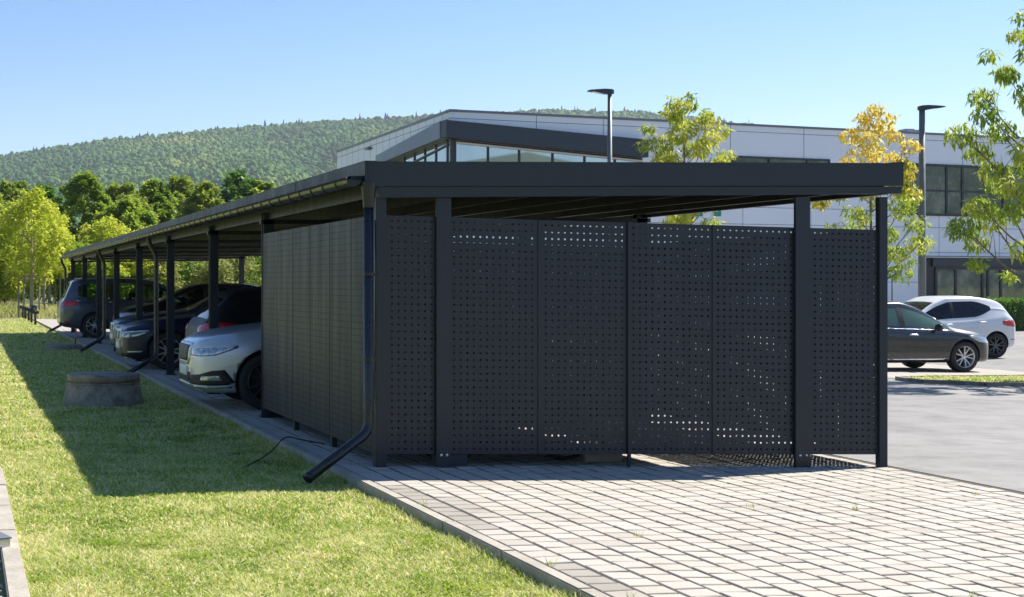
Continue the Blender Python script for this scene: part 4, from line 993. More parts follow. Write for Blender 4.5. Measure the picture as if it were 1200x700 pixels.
# ------------------------------------------------------------------ office building
A = Vector((18.15, 50.8, 0)); U = Vector((.9825, .186, 0)).normalized(); NN = Vector((U.y, -U.x, 0))
BT = 8.02; GB = -.40
def fac(px, py):
    """facade coordinates (metres along it, height) of a surveyed sight line"""
    l = (px-PX)/F; d = Vector((FW[0]+RT[0]*l, FW[1]+RT[1]*l, 0))
    # solve d*k = A + U*t
    det = d.x*(-U.y)+U.x*d.y; k = (A.x*(-U.y)+U.x*A.y)/det; t = (d.x*A.y-d.y*A.x)/(d.x*(-U.y)+U.x*d.y)*-1
    p = d*k; t = (p-A).dot(U)
    return t, EYE+(HY-py)/F*k
LW = Vector((18.3, 67.6, 0)); UL = (LW-A).normalized(); NL = Vector((-UL.y, UL.x, 0))
def lac(px, py):
    l = (px-PX)/F; d = Vector((FW[0]+RT[0]*l, FW[1]+RT[1]*l, 0)); det = d.x*(-UL.y)+UL.x*d.y
    k = (A.x*(-UL.y)+UL.x*A.y)/det; p = d*k; return (p-A).dot(UL), EYE+(HY-py)/F*k
ob = empty('office_building', tuple(A), label='white panelled two storey office building with dark slanting band and long windows behind the carport'); ob['category'] = 'building'
INV = Matrix.Translation(-A)
def bp_(mb, name, mat, par=None):
    o = mb.build(name, mat, par or ob)
    o.matrix_parent_inverse = INV if par is None else Matrix.Identity(4); return o
LEN = 62
def FP(t, z, off=0): return A+U*t+NN*off+Vector((0, 0, z))
def LP(t, z, off=0): return A+UL*t+NL*off+Vector((0, 0, z))
Bk = Vector((0, 17.0, 0))
mb = MB(); foot = [A, A+U*LEN, A+U*LEN+Bk, A+UL*16.8]
mb.prism([(p.x, p.y, GB-.3) for p in foot], (0, 0, BT-GB+.3)); bp_(mb, 'wall', M['white_panel'])
mb = MB(); mb.prism([FP(-.04, BT, .05), FP(LEN+.05, BT, .05), FP(LEN+.05, BT+.09, .05), FP(-.04, BT+.09, .05)], -NN*.35)
mb.prism([LP(-.05, BT, .06), LP(16.8, BT, .06), LP(16.8, BT+.09, .06), LP(-.05, BT+.09, .06)], -NL*.3); bp_(mb, 'parapet_cap', M['band_side'])
# panel joints
mb = MB()
ts = [fac(p, 200)[0] for p in (628.6, 707, 856, 942, 1056.6, 1128, 1215)]
for t in ts: mb.prism([FP(t-.012, 4.7, .004), FP(t+.012, 4.7, .004), FP(t+.012, BT, .004), FP(t-.012, BT, .004)], -NN*.01)
for t in np.arange(-0.5, LEN, 3.55):
    if t > .2: mb.prism([FP(t-.01, GB, .004), FP(t+.01, GB, .004), FP(t+.01, 4.66, .004), FP(t-.01, 4.66, .004)], -NN*.01)
for z in (BT-.24, 3.98, 4.68, 2.9, 1.6, .5): mb.prism([FP(0, z-.01, .006), FP(LEN, z-.01, .006), FP(LEN, z+.01, .006), FP(0, z+.01, .006)], -NN*.012)
for t in np.arange(.9, 16.5, 1.0): mb.prism([LP(t-.008, 4, .004), LP(t+.008, 4, .004), LP(t+.008, BT, .004), LP(t-.008, BT, .004)], -NL*.01)
mb.prism([LP(0, BT-.26, .005), LP(16.8, BT-.26, .005), LP(16.8, BT-.24, .005), LP(0, BT-.24, .005)], -NL*.01)
bp_(mb, 'panel_joints', M['joint'])
# slanting dark band, front and return
def Fq(px, py, off): t, z = fac(px, py); return FP(t, z, off)
band_f = [(517, 141.5), (752, 164.5), (752, 186), (535, 162.8), (517, 161)]
t0, z0 = fac(530, 143); 
mb = MB(); C0 = FP(-.42, 0, .42)
def zf_(px, py): return fac(px, py)[1]
tb = fac(752, 165)[0]; zt0 = zf_(530, 142.6); zt1 = zf_(752, 165); zbo0 = zf_(534, 162.6); zbo1 = zf_(752, 185.5)
mb.prism([FP(-.42, zbo0, .42), FP(tb, zbo1, .42), FP(tb, zt1, .42), FP(-.42, zt0, .42)], -NN*.41); bp_(mb, 'front_band', M['dark_band'])
tl, zl0 = lac(451, 183); zl1 = zf_(517, 142); 
mb = MB(); mb.prism([LP(.0, zbo0+.0, .42), LP(tl, lac(451, 191)[1]-.1, .42), LP(tl, zl0, .42), LP(.0, zt0, .42)], -NL*.41); bp_(mb, 'side_band', M['band_side'])
# band windows below
def window(par_name, quad, off, mull, nrm, trans=None, frame=.07, glass='glass_b'):
    pass
def fwin(t0, t1, z0, z1, mulls, rails=(), zt=None, par=None, name='window', fr=.08, glass='glass_b'):
    """framed window on the facade; zt(t) optional sloping head"""
    zt = zt or (lambda t: z1)
    m0 = MB(); 
    def bar(a, b_, za, zb, za2=None, zb2=None, off=.05, dp=.05):
        za2 = za if za2 is None else za2; zb2 = zb if zb2 is None else zb2
        m0.prism([FP(a, za, off), FP(b_, za2, off), FP(b_, zb2, off), FP(a, zb, off)], -NN*dp)
    bar(t0, t1, z0, z0+fr); bar(t0, t1, zt(t0)-fr, zt(t0), zt(t1)-fr, zt(t1))
    bar(t0, t0+fr, z0+fr+.002, zt(t0)-fr-.002, None, None); bar(t1-fr, t1, z0+fr+.002, zt(t1)-fr-.002)
    for t in mulls: bar(t-fr/2, t+fr/2, z0+fr+.002, zt(t)-fr-.004, off=.055, dp=.04)
    for z in rails: bar(t0+fr+.002, t1-fr-.002, z-fr*.35, z+fr*.35, off=.045, dp=.03)
    w = bp_(m0, name, M['frame'])
    m1 = MB(); m1.add([FP(t0+.01, z0+.01, .02), FP(t1-.01, z0+.01, .02), FP(t1-.01, zt(t1)-.01, .02), FP(t0+.01, zt(t0)-.01, .02)], [(0, 1, 2, 3)])
    p = m1.build('pane', M[glass], w)
    return w
sl = (zbo1-zbo0)/(tb+.42)
w = fwin(.15, tb, 4.75, zbo0, [fac(p, 175)[0] for p in (571.5, 608, 647, 684.5, 720)], (), lambda t: zbo0+sl*(t+.42)-.02)
m2 = MB(); m2.prism([FP(.2, zbo0+sl*.6-.16, .09), FP(tb, zbo1-.16, .09), FP(tb, zbo1-.09, .09), FP(.2, zbo0+sl*.6-.09, .09)], -NN*.03); m2.build('head_trim', M['soff_light'], w)
# return side window
m0 = MB(); lz = lac(465, 190)
sll = ((lac(451, 191)[1]-.1)-zbo0)/tl
def lz_(t): return zbo0+sll*t
tlw = tl*.97
m0.prism([FP(-.02, 4.75, .10), FP(.16, 4.75, .10), FP(.16, zbo0-.02, .10), FP(-.02, zbo0-.02, .10)], -NN*.12)
for a in np.linspace(0.25, tlw, 7): m0.prism([LP(a-.05, 4.75, .06), LP(a+.05, 4.75, .06), LP(a+.05, lz_(a+.05)-.02, .06), LP(a-.05, lz_(a-.05)-.02, .06)], -NL*.05)
m0.prism([LP(0.05, 4.7, .07), LP(tlw, 4.7, .07), LP(tlw, 4.8, .07), LP(.05, 4.8, .07)], -NL*.06)
m0.prism([LP(0.1, zbo0-.25, .08), LP(tlw, lz_(tlw)-.55, .08), LP(tlw, lz_(tlw)-.49, .08), LP(.1, zbo0-.19, .08)], -NL*.03)
w = bp_(m0, 'window', M['frame']); m1 = MB(); m1.add([LP(.02, 4.76, .02), LP(tlw, 4.76, .02), LP(tlw, max(4.8, lz_(tlw)), .02), LP(.02, zbo0, .02)], [(0, 1, 2, 3)]); m1.build('pane', M['glass_b'], w)
# strip window, large corner windows, ground floor entrance
ta, za = fac(857, 182.5); tb2, _ = fac(972, 189)
fwin(ta, tb2, za-1.0, za, [ta+1.9, ta+3.9], glass='glass_d')
tc, zc = fac(1057, 191); _, zc2 = fac(1062, 252.5)
fwin(tc, tc+14, zc2, zc, [fac(p, 220)[0] for p in (1108.5, 1127, 1175)]+[tc+9.5, tc+12], (fac(1108, 224)[1],), name='window', fr=.11, glass='glass_d')
td, zd = fac(1085, 300)
mb = MB(); mb.prism([FP(td, GB, .014), FP(td+13, GB, .014), FP(td+13, zd, .014), FP(td, zd, .014)], -NN*.02); bp_(mb, 'entrance_recess', M['frame'])
fwin(td+.5, td+13, GB+.02, fac(1120, 313)[1], [fac(p, 330)[0] for p in (1096, 1119, 1150.5, 1157, 1172)]+[td+8, td+10.5], (), name='window', fr=.12, glass='glass_d')
mb = MB(); mb.prism([FP(td+.3, fac(1100, 313)[1]+.02, .10), FP(td+13, fac(1100, 313)[1]+.02, .10), FP(td+13, zd-.10, .10), FP(td+.3, zd-.10, .10)], -NN*.08); bp_(mb, 'awning_box', M['dark_band'])
mb = MB(); mb.prism([FP(td, zd-.08, .14), FP(td+13, zd-.08, .14), FP(td+13, zd-.03, .14), FP(td, zd-.03, .14)], -NN*.12); bp_(mb, 'entrance_trim', M['soff_light'])
for (px, w_) in ((783, 9), (797, 9), (812, 12), (836, 9)):
    t, z1 = fac(px, 241); _, z2 = fac(px, 253.5); mb = MB(); mb.prism([FP(t, z2, .10), FP(t+w_/1650*56, z2, .10), FP(t+w_/1650*56, z1, .10), FP(t, z1, .10)], -NN*.03); bp_(mb, 'green_panel', M['green_sign'])
# wall lamp on the left return, roof bits
mb = MB(); t, z = lac(436, 175); mb.prism([LP(t, z, .2), LP(t+.5, z, .2), LP(t+.5, z+.1, .2), LP(t, z+.1, .2)], -NL*.2); bp_(mb, 'wall_lamp', M['lampgrey'])
mb = MB()
for (px, w_, h_) in ((945, .35, .22), (1056, .5, .12), (1064, .3, .15), (1078, .4, .1), (1086, .5, .12), (1106, .45, .35), (1115, .5, .32), (1170, .3, .2)):
    t, z = fac(px, 160); p = FP(t, BT-.02, -2.0); mb = MB(); mb.box(p.x-w_/2, p.x+w_/2, p.y-.3, p.y+.3, BT-.02, BT+h_+.12, bev=.03); bp_(mb, 'roof_vent', M['band_side'])

# emergency assembly sign on its post
p = at(1046, 340, 47); t = empty('assembly_point_sign', (p.x, p.y, -.38), -YAW, label='green and white assembly point sign on a thin post right of the carport'); t['category'] = 'sign'
mb = MB(); mb.tube([(0, .03, 0), (0, .03, 2.3)], .025, 8); mb.build('pole', M['lampgrey'], t)
zc_ = EYE+.38+(HY-319.5)/F*47; mb = MB(); mb.box(-.30, .30, -.01, .01, zc_-.20, zc_+.20, bev=.004); bd = mb.build('board', M['green_sign'], t)
mb = MB()
for (sx, sy) in ((-1, -1), (1, -1), (-1, 1), (1, 1)):
    cx, cz = sx*.2, zc_+sy*.125
    mb.add([(cx-sx*.08, -.014, cz+.0*sy-.03*sy), (cx, -.014, cz-.03*sy), (cx+sx*.0, -.014, cz-.055*sy), (cx+sx*.055, -.014, cz+sy*.035), (cx-sx*.03, -.014, cz+sy*.02)], [(0, 1, 2, 3, 4)])
for x in (-.05, 0, .05):
    mb.lathe([(.0001, -.014), (.017, -.014), (.017, -.012)], 'y', (x, 0, zc_+.055), 12); mb.add([(x-.02, -.014, zc_-.09), (x+.02, -.014, zc_-.09), (x+.02, -.014, zc_+.03), (x-.02, -.014, zc_+.03)], [(0, 1, 2, 3)])
mb.build('pictogram', M['white'], bd)

# ------------------------------------------------------------------ lamps, bollards, manholes
def street_lamp(px, pytop, d, gx, arm, label, wid, mat):
    p = at(px, HY, d); t = empty('street_lamp', (p.x, p.y, gx), label=label, group='street lamps beyond the carport'); t['category'] = 'street lamp'
    H = EYE-gx+(HY-pytop)/F*d; w = wid/F*d/2
    mb = MB(); mb.tube([(0, 0, 0), (0, 0, H*.35), (0, 0, H-.12)], [w*1.15, w*1.05, w*.8], 16); mb.build('pole', mat, t)
    mb = MB(); mb.tube([(0, 0, 0), (0, 0, .5)], w*1.5, 16); mb.box(-.2, .2, -.2, .2, -.05, .02); mb.build('base', mat, t)
    s = arm; Ln = 25/F*d
    mb = MB(); 
    dirx, diry = RT[0]*s, RT[1]*s; px_, py_ = -diry, dirx
    def q(a, b_, z): return (dirx*a+px_*b_, diry*a+py_*b_, z)
    vs = []
    for (a, hw, z0_, z1_) in ((-.10, .07, H-.12, H-.02), (-.04, .10, H-.13, H-.0), (.14, .12, H-.12, H+.01), (Ln*.6, .14, H-.075, H-.005), (Ln, .12, H-.05, H-.02)):
        vs += [q(a, -hw, z0_), q(a, hw, z0_), q(a, hw*.9, z1_), q(a, -hw*.9, z1_)]
    fs = [(0, 1, 2, 3), (19, 18, 17, 16)]
    for i in range(4):
        for k in range(4): fs.append((i*4+k, (i+1)*4+k, (i+1)*4+(k+1) % 4, i*4+(k+1) % 4))
    mb.add(vs, fs); hd = mb.build('lamp_head', M['lampdark'], t); recalc(hd)
    mb = MB(); mb.add([q(.2, -.1, H-.125), q(Ln*.8, -.1, H-.066), q(Ln*.8, .1, H-.066), q(.2, .1, H-.125)], [(0, 1, 2, 3)]); mb.build('lens', M['white'], hd)
    return t
street_lamp(714.5, 105, 38, -.22, -1, 'grey street lamp with flat head turned left, standing behind the middle of the carport roof', 6, M['lampgrey'])
street_lamp(1080.5, 124, 40, -.38, 1, 'grey street lamp with flat head turned right, beside the right hand end of the carport', 8, M['lampgrey'])
lab = ['nearest of the six small black bollards at the end of the lawn', 'second nearest of the six small black bollards', 'third nearest of the six small black bollards', 'third farthest of the six small black bollards', 'second farthest of the six small black bollards', 'farthest of the six small black bollards beside the path']
for k, (px, pyb) in enumerate(((41.4, 382), (37, 379), (33.6, 377), (30, 375), (27, 373.2), (23.6, 371.6))):
    d = 1.605*F/(pyb-HY); p = at(px, pyb, d); t = empty('bollard', (p.x, p.y, LAWN), label=lab[k], group='black bollards'); t['category'] = 'bollard'
    mb = MB(); mb.tube([(0, 0, 0), (0, 0, .50)], .045, 12); mb.build('post', M['black'], t); mb = MB(); mb.box(-.14, .14, -.045, .045, .46, .56, bev=.015); mb.build('cap', M['black'], t)
def manhole(px, pyb, wid, h, label, flat=False):
    d = 1.605*F/(pyb-HY); p = at(px, pyb, d*1.02); r = wid/F*d/2; jit = .006
    t = empty('manhole', (p.x, p.y, LAWN), label=label); t['category'] = 'manhole'
    mb = MB()
    if flat: mb.lathe([(r, -.05), (r, h), (r*.97, h+.005), (.001, h+.01)], 'z', (0, 0, 0), 40, jit=.004)
    else: mb.lathe([(r, -.05), (r*.985, .02), (r*.86, h*.72), (r*.84, h*.74)], 'z', (0, 0, 0), 44, jit=.006)
    mb.build('cone' if not flat else 'ring', M['concrete_old'], t)
    if not flat:
        mb = MB(); mb.lathe([(r*.80, h*.70), (r*.80, h*.77), (r*.86, h*.775), (r*.87, h*.98), (r*.85, h), (.001, h+.01)], 'z', (0, 0, 0), 60, jit=.022); mb.build('cover', M['concrete_old'], t)
        mb = MB(); mb.lathe([(r*.82, h*.69), (r*.868, h*.70), (r*.872, h*.745), (r*.84, h*.76)], 'z', (0, 0, 0), 60, jit=.028)
        mb.build('mortar', M['concrete_old'], t)
manhole(121, 478, 100, .42, 'tall conical concrete manhole with weathered cover on the lawn')
manhole(74, 412, 46, .13, 'low round concrete manhole ring farther back on the lawn', True)
mb = MB(); mb.box(0, .14, 0, .22, 0, .11, bev=.006); p = at(-2, 645, 8.3); t = empty('drain_box', (p.x-.06, p.y, -.10), .3, label='small grey metal box in the gravel at the left edge'); t['category'] = 'box'
mb.build('housing', M['rim'], t); mb = MB(); mb.box(-.006, .146, -.006, .226, .11, .118); mb.build('lid', M['lampgrey'], t)

mb = MB(); mb.tube([(2.86, 36.2, LAWN), (2.88, 36.2, .38)], .022, 6); tag(mb.build('marker_stake', M['lamp_red']), 'thin red marker stake at the lawn edge near the people carrier', 'stake')
# ------------------------------------------------------------------ trees
def leaves(n, clumps, size, aspect, droop, mat, name='crown', parent=None, spread=1.0, flat=0.0, seed=1, trim_r=None):
    """clumps: (x,y,z,r) list; each leaf a folded pair of quads"""
    rg = np.random.default_rng(seed); C_ = np.array(clumps); wts = C_[:, 3]**2.2; wts /= wts.sum()
    ci = rg.choice(len(C_), n, p=wts); d = rg.normal(size=(n, 3)); d /= np.linalg.norm(d, axis=1)[:, None]
    rad = C_[ci, 3]*rg.uniform(.35, 1.0, n)**.6
    P_ = C_[ci, :3]+d*rad[:, None]*np.array([1, 1, .75])*spread
    a = rg.uniform(0, 2*pi, n); tilt = rg.normal(0, .5, n)-droop
    dirv = np.stack([np.cos(a)*np.cos(tilt), np.sin(a)*np.cos(tilt), np.sin(tilt)], -1)
    side = np.stack([-np.sin(a), np.cos(a), rg.normal(0, .5, n)], -1); side /= np.linalg.norm(side, axis=1)[:, None]
    L_ = size*rg.uniform(.6, 1.35, n)[:, None]; W_ = L_*aspect
    p0 = P_; p1 = P_+dirv*L_*.5+side*W_*.5; p2 = P_+dirv*L_; p3 = P_+dirv*L_*.5-side*W_*.5
    v = np.stack([p0, p1, p2, p3], 1).reshape(-1, 3); f = np.arange(4*n).reshape(n, 4)
    return npmesh(name, v, f, mat, parent)
def limbs(mb, h0, H, rad, clumps, trunk_r, n):
    """trunk with limbs reaching the clumps"""
    lean = Vector((rnd.uniform(-.15, .15), rnd.uniform(-.15, .15), 0))
    top = Vector((0, 0, H*.85))+lean
    pts = [Vector((0, 0, -.1)), Vector((0, 0, h0*.5)), Vector((0, 0, h0))+lean*.3, Vector((0, 0, (h0+H)/2))+lean*.7, top]
    mb.tube(pts, [trunk_r*1.3, trunk_r, trunk_r*.8, trunk_r*.5, trunk_r*.12], 9)
    for c in clumps[:n]:
        c = Vector(c[:3]); zz = max(h0*.85, min(H*.8, c.z-(c.xy.length)*.9-.1)); k = min(1, max(0, (zz-h0)/(H*.85-h0))); st = Vector((lean.x*k, lean.y*k, zz))
        mid = st.lerp(c, .5)+Vector((0, 0, -.08*c.xy.length)); r0 = trunk_r*(.5-.25*k)
        mb.tube([st, mid, c], [r0, r0*.6, r0*.2], 5, cap=False)
        for q in range(3):
            e = c+Vector((rnd.uniform(-1, 1), rnd.uniform(-1, 1), rnd.uniform(-.3, 1)))*.35*rad*.5; mb.tube([mid.lerp(c, .4+.2*q), e], [r0*.35, r0*.1], 4, cap=False)
def tree(name, x, y, z0, H, h0, rad, mats, nleaf, lsize, asp, droop, label, group=None, ncl=22, trunk_r=.06, bark='bark', shape='oval', seed=0, clr=None, cat='tree', nl=None, zr=None):
    rnd.seed(100+seed); t = empty(name, (x, y, z0), rnd.uniform(0, 6), label=label, group=group); t['category'] = cat
    cl = []
    for k in range(ncl):
        u = (k+.5)/ncl; zz = h0+(H-h0)*u
        if shape == 'oval': e = sqrt(max(.05, 1-(2*u-.85)**2*.85))
        elif shape == 'wide': e = sqrt(max(.05, 1-(1.25*u-.25)**2))*1.0
        elif shape == 'cone': e = (1.05-u)
        else: e = 1-.4*u
        a = k*2.399+rnd.uniform(-.4, .4); r = rad*e*rnd.uniform(.35, .92)
        cr = (clr or rad*.38)*rnd.uniform(.7, 1.25)*(.6+.4*e)
        cl.append((r*cos(a), r*sin(a), zz-cr*.2, cr))
    mb = MB(); limbs(mb, h0, H, rad, sorted(cl, key=lambda c: -c[3]), trunk_r, nl or min(16, ncl)); mb.build('trunk', M[bark], t)
    if not isinstance(mats, (list, tuple)): mats = [mats]
    per = nleaf//len(mats)
    for i, mm in enumerate(mats):
        sub = cl if len(mats) == 1 else ([c for k, c in enumerate(cl) if (c[2] < h0+(H-h0)*.55)] if i == 0 else [c for k, c in enumerate(cl) if c[2] >= h0+(H-h0)*.42])
        leaves(per, sub, lsize, asp, droop, M[mm], 'crown', t, seed=seed*7+i)
    return t
def ptree(name, px, ytop, ybot, wpx, d, gx, mats, nleaf, ls, asp, droop, label, **k):
    p = at(px, HY, d); H = EYE-gx+(HY-ytop)/F*d; h0 = EYE-gx+(HY-ybot)/F*d
    return tree(name, p.x, p.y, gx, H, max(.2, h0), wpx/F*d/2, mats, nleaf, ls, asp, droop, label, **k)
# three street trees on the right
ptree('locust_tree', 800, 110, 262, 128, 42, -.36, 'lf_locust', 6500, .20, .30, .75, 'young green and yellow leaved tree rising behind the middle of the carport roof', ncl=40, trunk_r=.05, seed=3, clr=.36, nl=26)
ptree('locust_tree', 1022, 122, 318, 132, 40, -.38, ['lf_locust2', 'lf_yellow'], 6600, .18, .30, .8, 'young tree with golden yellow top and green lower boughs behind the carport end', ncl=46, trunk_r=.055, seed=5, clr=.33, nl=24)
ptree('locust_tree', 1222, 5, 322, 222, 26, -.38, 'lf_locust2', 9500, .15, .28, .95, 'green drooping leaved tree cut off by the right edge of the picture', ncl=60, trunk_r=.065, seed=9, clr=.27, nl=36)
tree('locust_tree', 27.5, 23.7, -.35, 5.6, 2.2, 1.9, 'lf_locust2', 3000, .18, .3, .9, 'green verge tree standing outside the right edge of the photograph', ncl=26, trunk_r=.08, seed=10, clr=.4)
# staked young trees on the left
def stakes(x, y, w, H, label):
    t = empty('tree_stakes', (x, y, LAWN), .2, label=label, group='wooden stake frames round young trees'); t['category'] = 'stake frame'; mb = None
    c = [(-w/2, -w/2), (w/2, -w/2), (w/2, w/2), (-w/2, w/2)]
    for (a, b_) in c: mb = MB(); mb.tube([(a, b_, 0), (a, b_, H)], .045, 8); mb.build('stake', M['wood'], t)
    for i in range(4): a, b_ = c[i], c[(i+1) % 4]; mb = MB(); mb.tube([(a[0], a[1], H-.12), (b_[0], b_[1], H-.12)], .035, 6); mb.build('crossbar', M['wood'], t)
for (px, d, yt, yb, w, lb, lb2, sd) in ((37, 66.5, 222, 322, 96, 'young yellow green tree with pale trunk inside the nearer stake frame on the left', 'nearer wooden stake frame round the young yellow green tree', 21),
                                  (58, 82, 246, 322, 60, 'young yellow green tree inside the farther stake frame', 'farther wooden stake frame to the right of the nearer one', 22)):
    p = at(px, HY, d)
    ptree('staked_tree', px, yt, yb, w, d, LAWN, 'lf_lime', 6500, .20, .5, .3, lb, ncl=40, trunk_r=.09, bark='bark_pale', seed=sd, clr=.52)
    stakes(p.x, p.y, 1.0, 2.05, lb2)
    mb = MB(); mb.lathe([(.001, .62), (.12, .6), (.17, .3), (.2, 0)], 'z', (p.x+.12, p.y-.35, LAWN), 12, jit=.05); tag(mb.build('watering_bag', M['bag']), 'dark watering bag at the foot of the '+('nearer' if sd == 21 else 'farther')+' staked tree', 'watering bag')
BG = 'trees along the far edge of the lawn'
spec = [(-22, 222, 345, 110, 105, 'lf_olive', 'oval', 'olive green broadleaf tree cut by the left edge of the photo'),
        (14, 214, 345, 76, 128, 'lf_olive', 'oval', 'rounded olive green tree behind the yellow green staked tree'),
        (52, 219, 345, 60, 135, 'lf_dark', 'oval', 'dark green tree just right of the leftmost rounded one'),
        (99, 204, 345, 64, 98, 'lf_green', 'oval', 'tall pointed bright green tree, highest of the left group'),
        (142, 216, 340, 74, 120, 'lf_olive', 'oval', 'dense olive tree right of the pointed bright green one'),
        (178, 212, 345, 66, 125, 'lf_green', 'oval', 'mid green tree in the middle of the distant row'),
        (150, 234, 340, 70, 92, 'lf_green', 'oval', 'loose fresh green tree in front of the distant row'),
        (212, 208, 345, 66, 140, 'lf_olive', 'oval', 'brownish olive tree left of the dark rounded one'),
        (240, 214, 340, 50, 118, 'lf_olive', 'oval', 'small olive tree close to the carport roof line'),
        (277, 202, 345, 76, 150, 'lf_dark', 'oval', 'dark green rounded tree just above the carport roof'),
        (310, 214, 345, 70, 150, 'lf_green', 'oval', 'light green tree right of the dark rounded one'),
        (350, 222, 345, 80, 140, 'lf_olive', 'oval', 'olive tree mostly hidden behind the near end of the roof'),
        (400, 225, 345, 90, 140, 'lf_green', 'oval', 'green tree hidden behind the carport corner')]
for i, (px, yt, yb, w, d, mt, sh, lb) in enumerate(spec):
    ptree('broadleaf_tree', px, yt, yb, w*1.5, d, LAWN, mt, 20000, .0031*d, .6, .2, lb, group=BG, ncl=95, trunk_r=.2, seed=40+i, shape='oval', clr=w/F*d/2*.27, nl=8)
for i, (px, yt, w, d, mt, lb) in enumerate(((124, 256, 84, 86, 'lf_lime', 'bright lime yellow bushy tree beside the far end of the roof'), (168, 268, 70, 88, 'lf_lime', 'lower lime yellow tree touching the roof edge'), (6, 262, 60, 80, 'lf_lime', 'lime green bushy tree at the left edge'),
                                      (90, 285, 70, 84, 'lf_green', 'low green bush behind the slate people carrier'), (215, 280, 80, 95, 'lf_olive', 'wide olive bush seen below the roof'))):
    ptree('bushy_tree', px, yt, 345, w, d, LAWN, mt, 10000, .21, .6, .2, lb, group='lime and green bushes beyond the carport', ncl=28, trunk_r=.08, seed=70+i, clr=w/F*d/2*.42, nl=8)
# scrub
ORD = ['leftmost', 'second', 'third', 'fourth', 'fifth', 'sixth', 'seventh', 'eighth', 'ninth', 'tenth', 'eleventh', 'twelfth', 'thirteenth', 'fourteenth', 'fifteenth', 'sixteenth', 'seventeenth', 'eighteenth']
for i in range(18):
    px = -10+i*24+rnd.uniform(-5, 5); d = rnd.uniform(84, 100); mt = ['scrub', 'lf_olive', 'lf_green', 'scrub'][i % 4]
    yt = rnd.uniform(296, 318) if px < 180 else rnd.uniform(286, 308)
    ptree('shrub', px, yt, 336, rnd.uniform(42, 58), d, LAWN, mt, 2200, .26, .5, .1, None, group='scrub bushes on the bank behind the carport', ncl=14, trunk_r=.04, seed=90+i, shape='wide', clr=.9, nl=5, cat='shrub')['label'] = '%s wild %s bush%s in the scrub row beyond the carport' % (ORD[i], ['pale', 'olive', 'green', 'pale'][i % 4], '' if i == 0 else ' from the left')

# clipped hedge in front of the building
p0 = at(1164, HY, 56.5); t = empty('hedge', (p0.x, p0.y, GB), atan2(U.y, U.x), label='clipped dark green hedge in front of the office entrance'); t['category'] = 'hedge'
HH = 1.25; n = 16000; q = rng.uniform(0, 1, (n, 3)); face = rng.integers(0, 3, n)
x = q[:, 0]*9; y = np.where(face == 0, rng.normal(0, .05, n), q[:, 1]*1.0); z = np.where(face == 1, HH+rng.normal(0, .04, n), q[:, 2]*HH)
x = np.where((face == 2), rng.normal(0, .05, n), x); P_ = np.stack([x, y, z], -1); dv = rng.normal(size=(n, 3)); dv /= np.linalg.norm(dv, axis=1)[:, None]; sv = np.cross(dv, rng.normal(size=(n, 3))); sv /= np.linalg.norm(sv, axis=1)[:, None]
v = np.stack([P_, P_+dv*.05+sv*.03, P_+dv*.1, P_+dv*.05-sv*.03], 1).reshape(-1, 3); npmesh('foliage', v, np.arange(4*n).reshape(n, 4), M['lf_dark'], t)
mb = MB(); mb.box(.05, 9, .05, .95, 0, HH-.05); mb.build('branches', M['hill'], t)

# ------------------------------------------------------------------ hills and far forest
def ridge_py(px):
    return interp([(-500, 262), (-200, 205), (0, 181), (60, 171), (130, 161), (260, 149), (400, 139), (510, 133), (650, 127), (760, 129), (870, 143), (1000, 160), (1300, 195), (1900, 262)], px)
DR = 2500.0; D0 = 900.0
def hillz(lat, d):           # lat: tangent of the bearing from the valley, d: depth
    px = PX+F*lat; top = (HY-ridge_py(px))/F*DR-9
    s = (d-D0)/(DR-D0); s = max(0, min(1.25, s)); pr = s**1.15 if s <= 1 else 1-(s-1)*.6
    u = .035*sin(px*.013+3*s)*sin(7*s+px*.004)+.02*sin(px*.031+9*s)
    return -3+(top+3)*max(0, pr+u*min(1, s*3)*max(0, (1-s) if s < 1 else 0)*2)
lats = np.linspace(-.75, 1.0, 110); ds = np.linspace(D0, DR*1.25, 46)
def hp(l, d): return (FW[0]*d+RT[0]*l*d, FW[1]*d+RT[1]*l*d)
vs = [(*hp(l, d), hillz(l, d)) for d in ds for l in lats]; n = len(lats)
mb = MB(); mb.add(vs, [(j*n+i, j*n+i+1, (j+1)*n+i+1, (j+1)*n+i) for j in range(len(ds)-1) for i in range(n-1)], 0, True); tag(mb.build('hill', M['hill']), kind='structure')
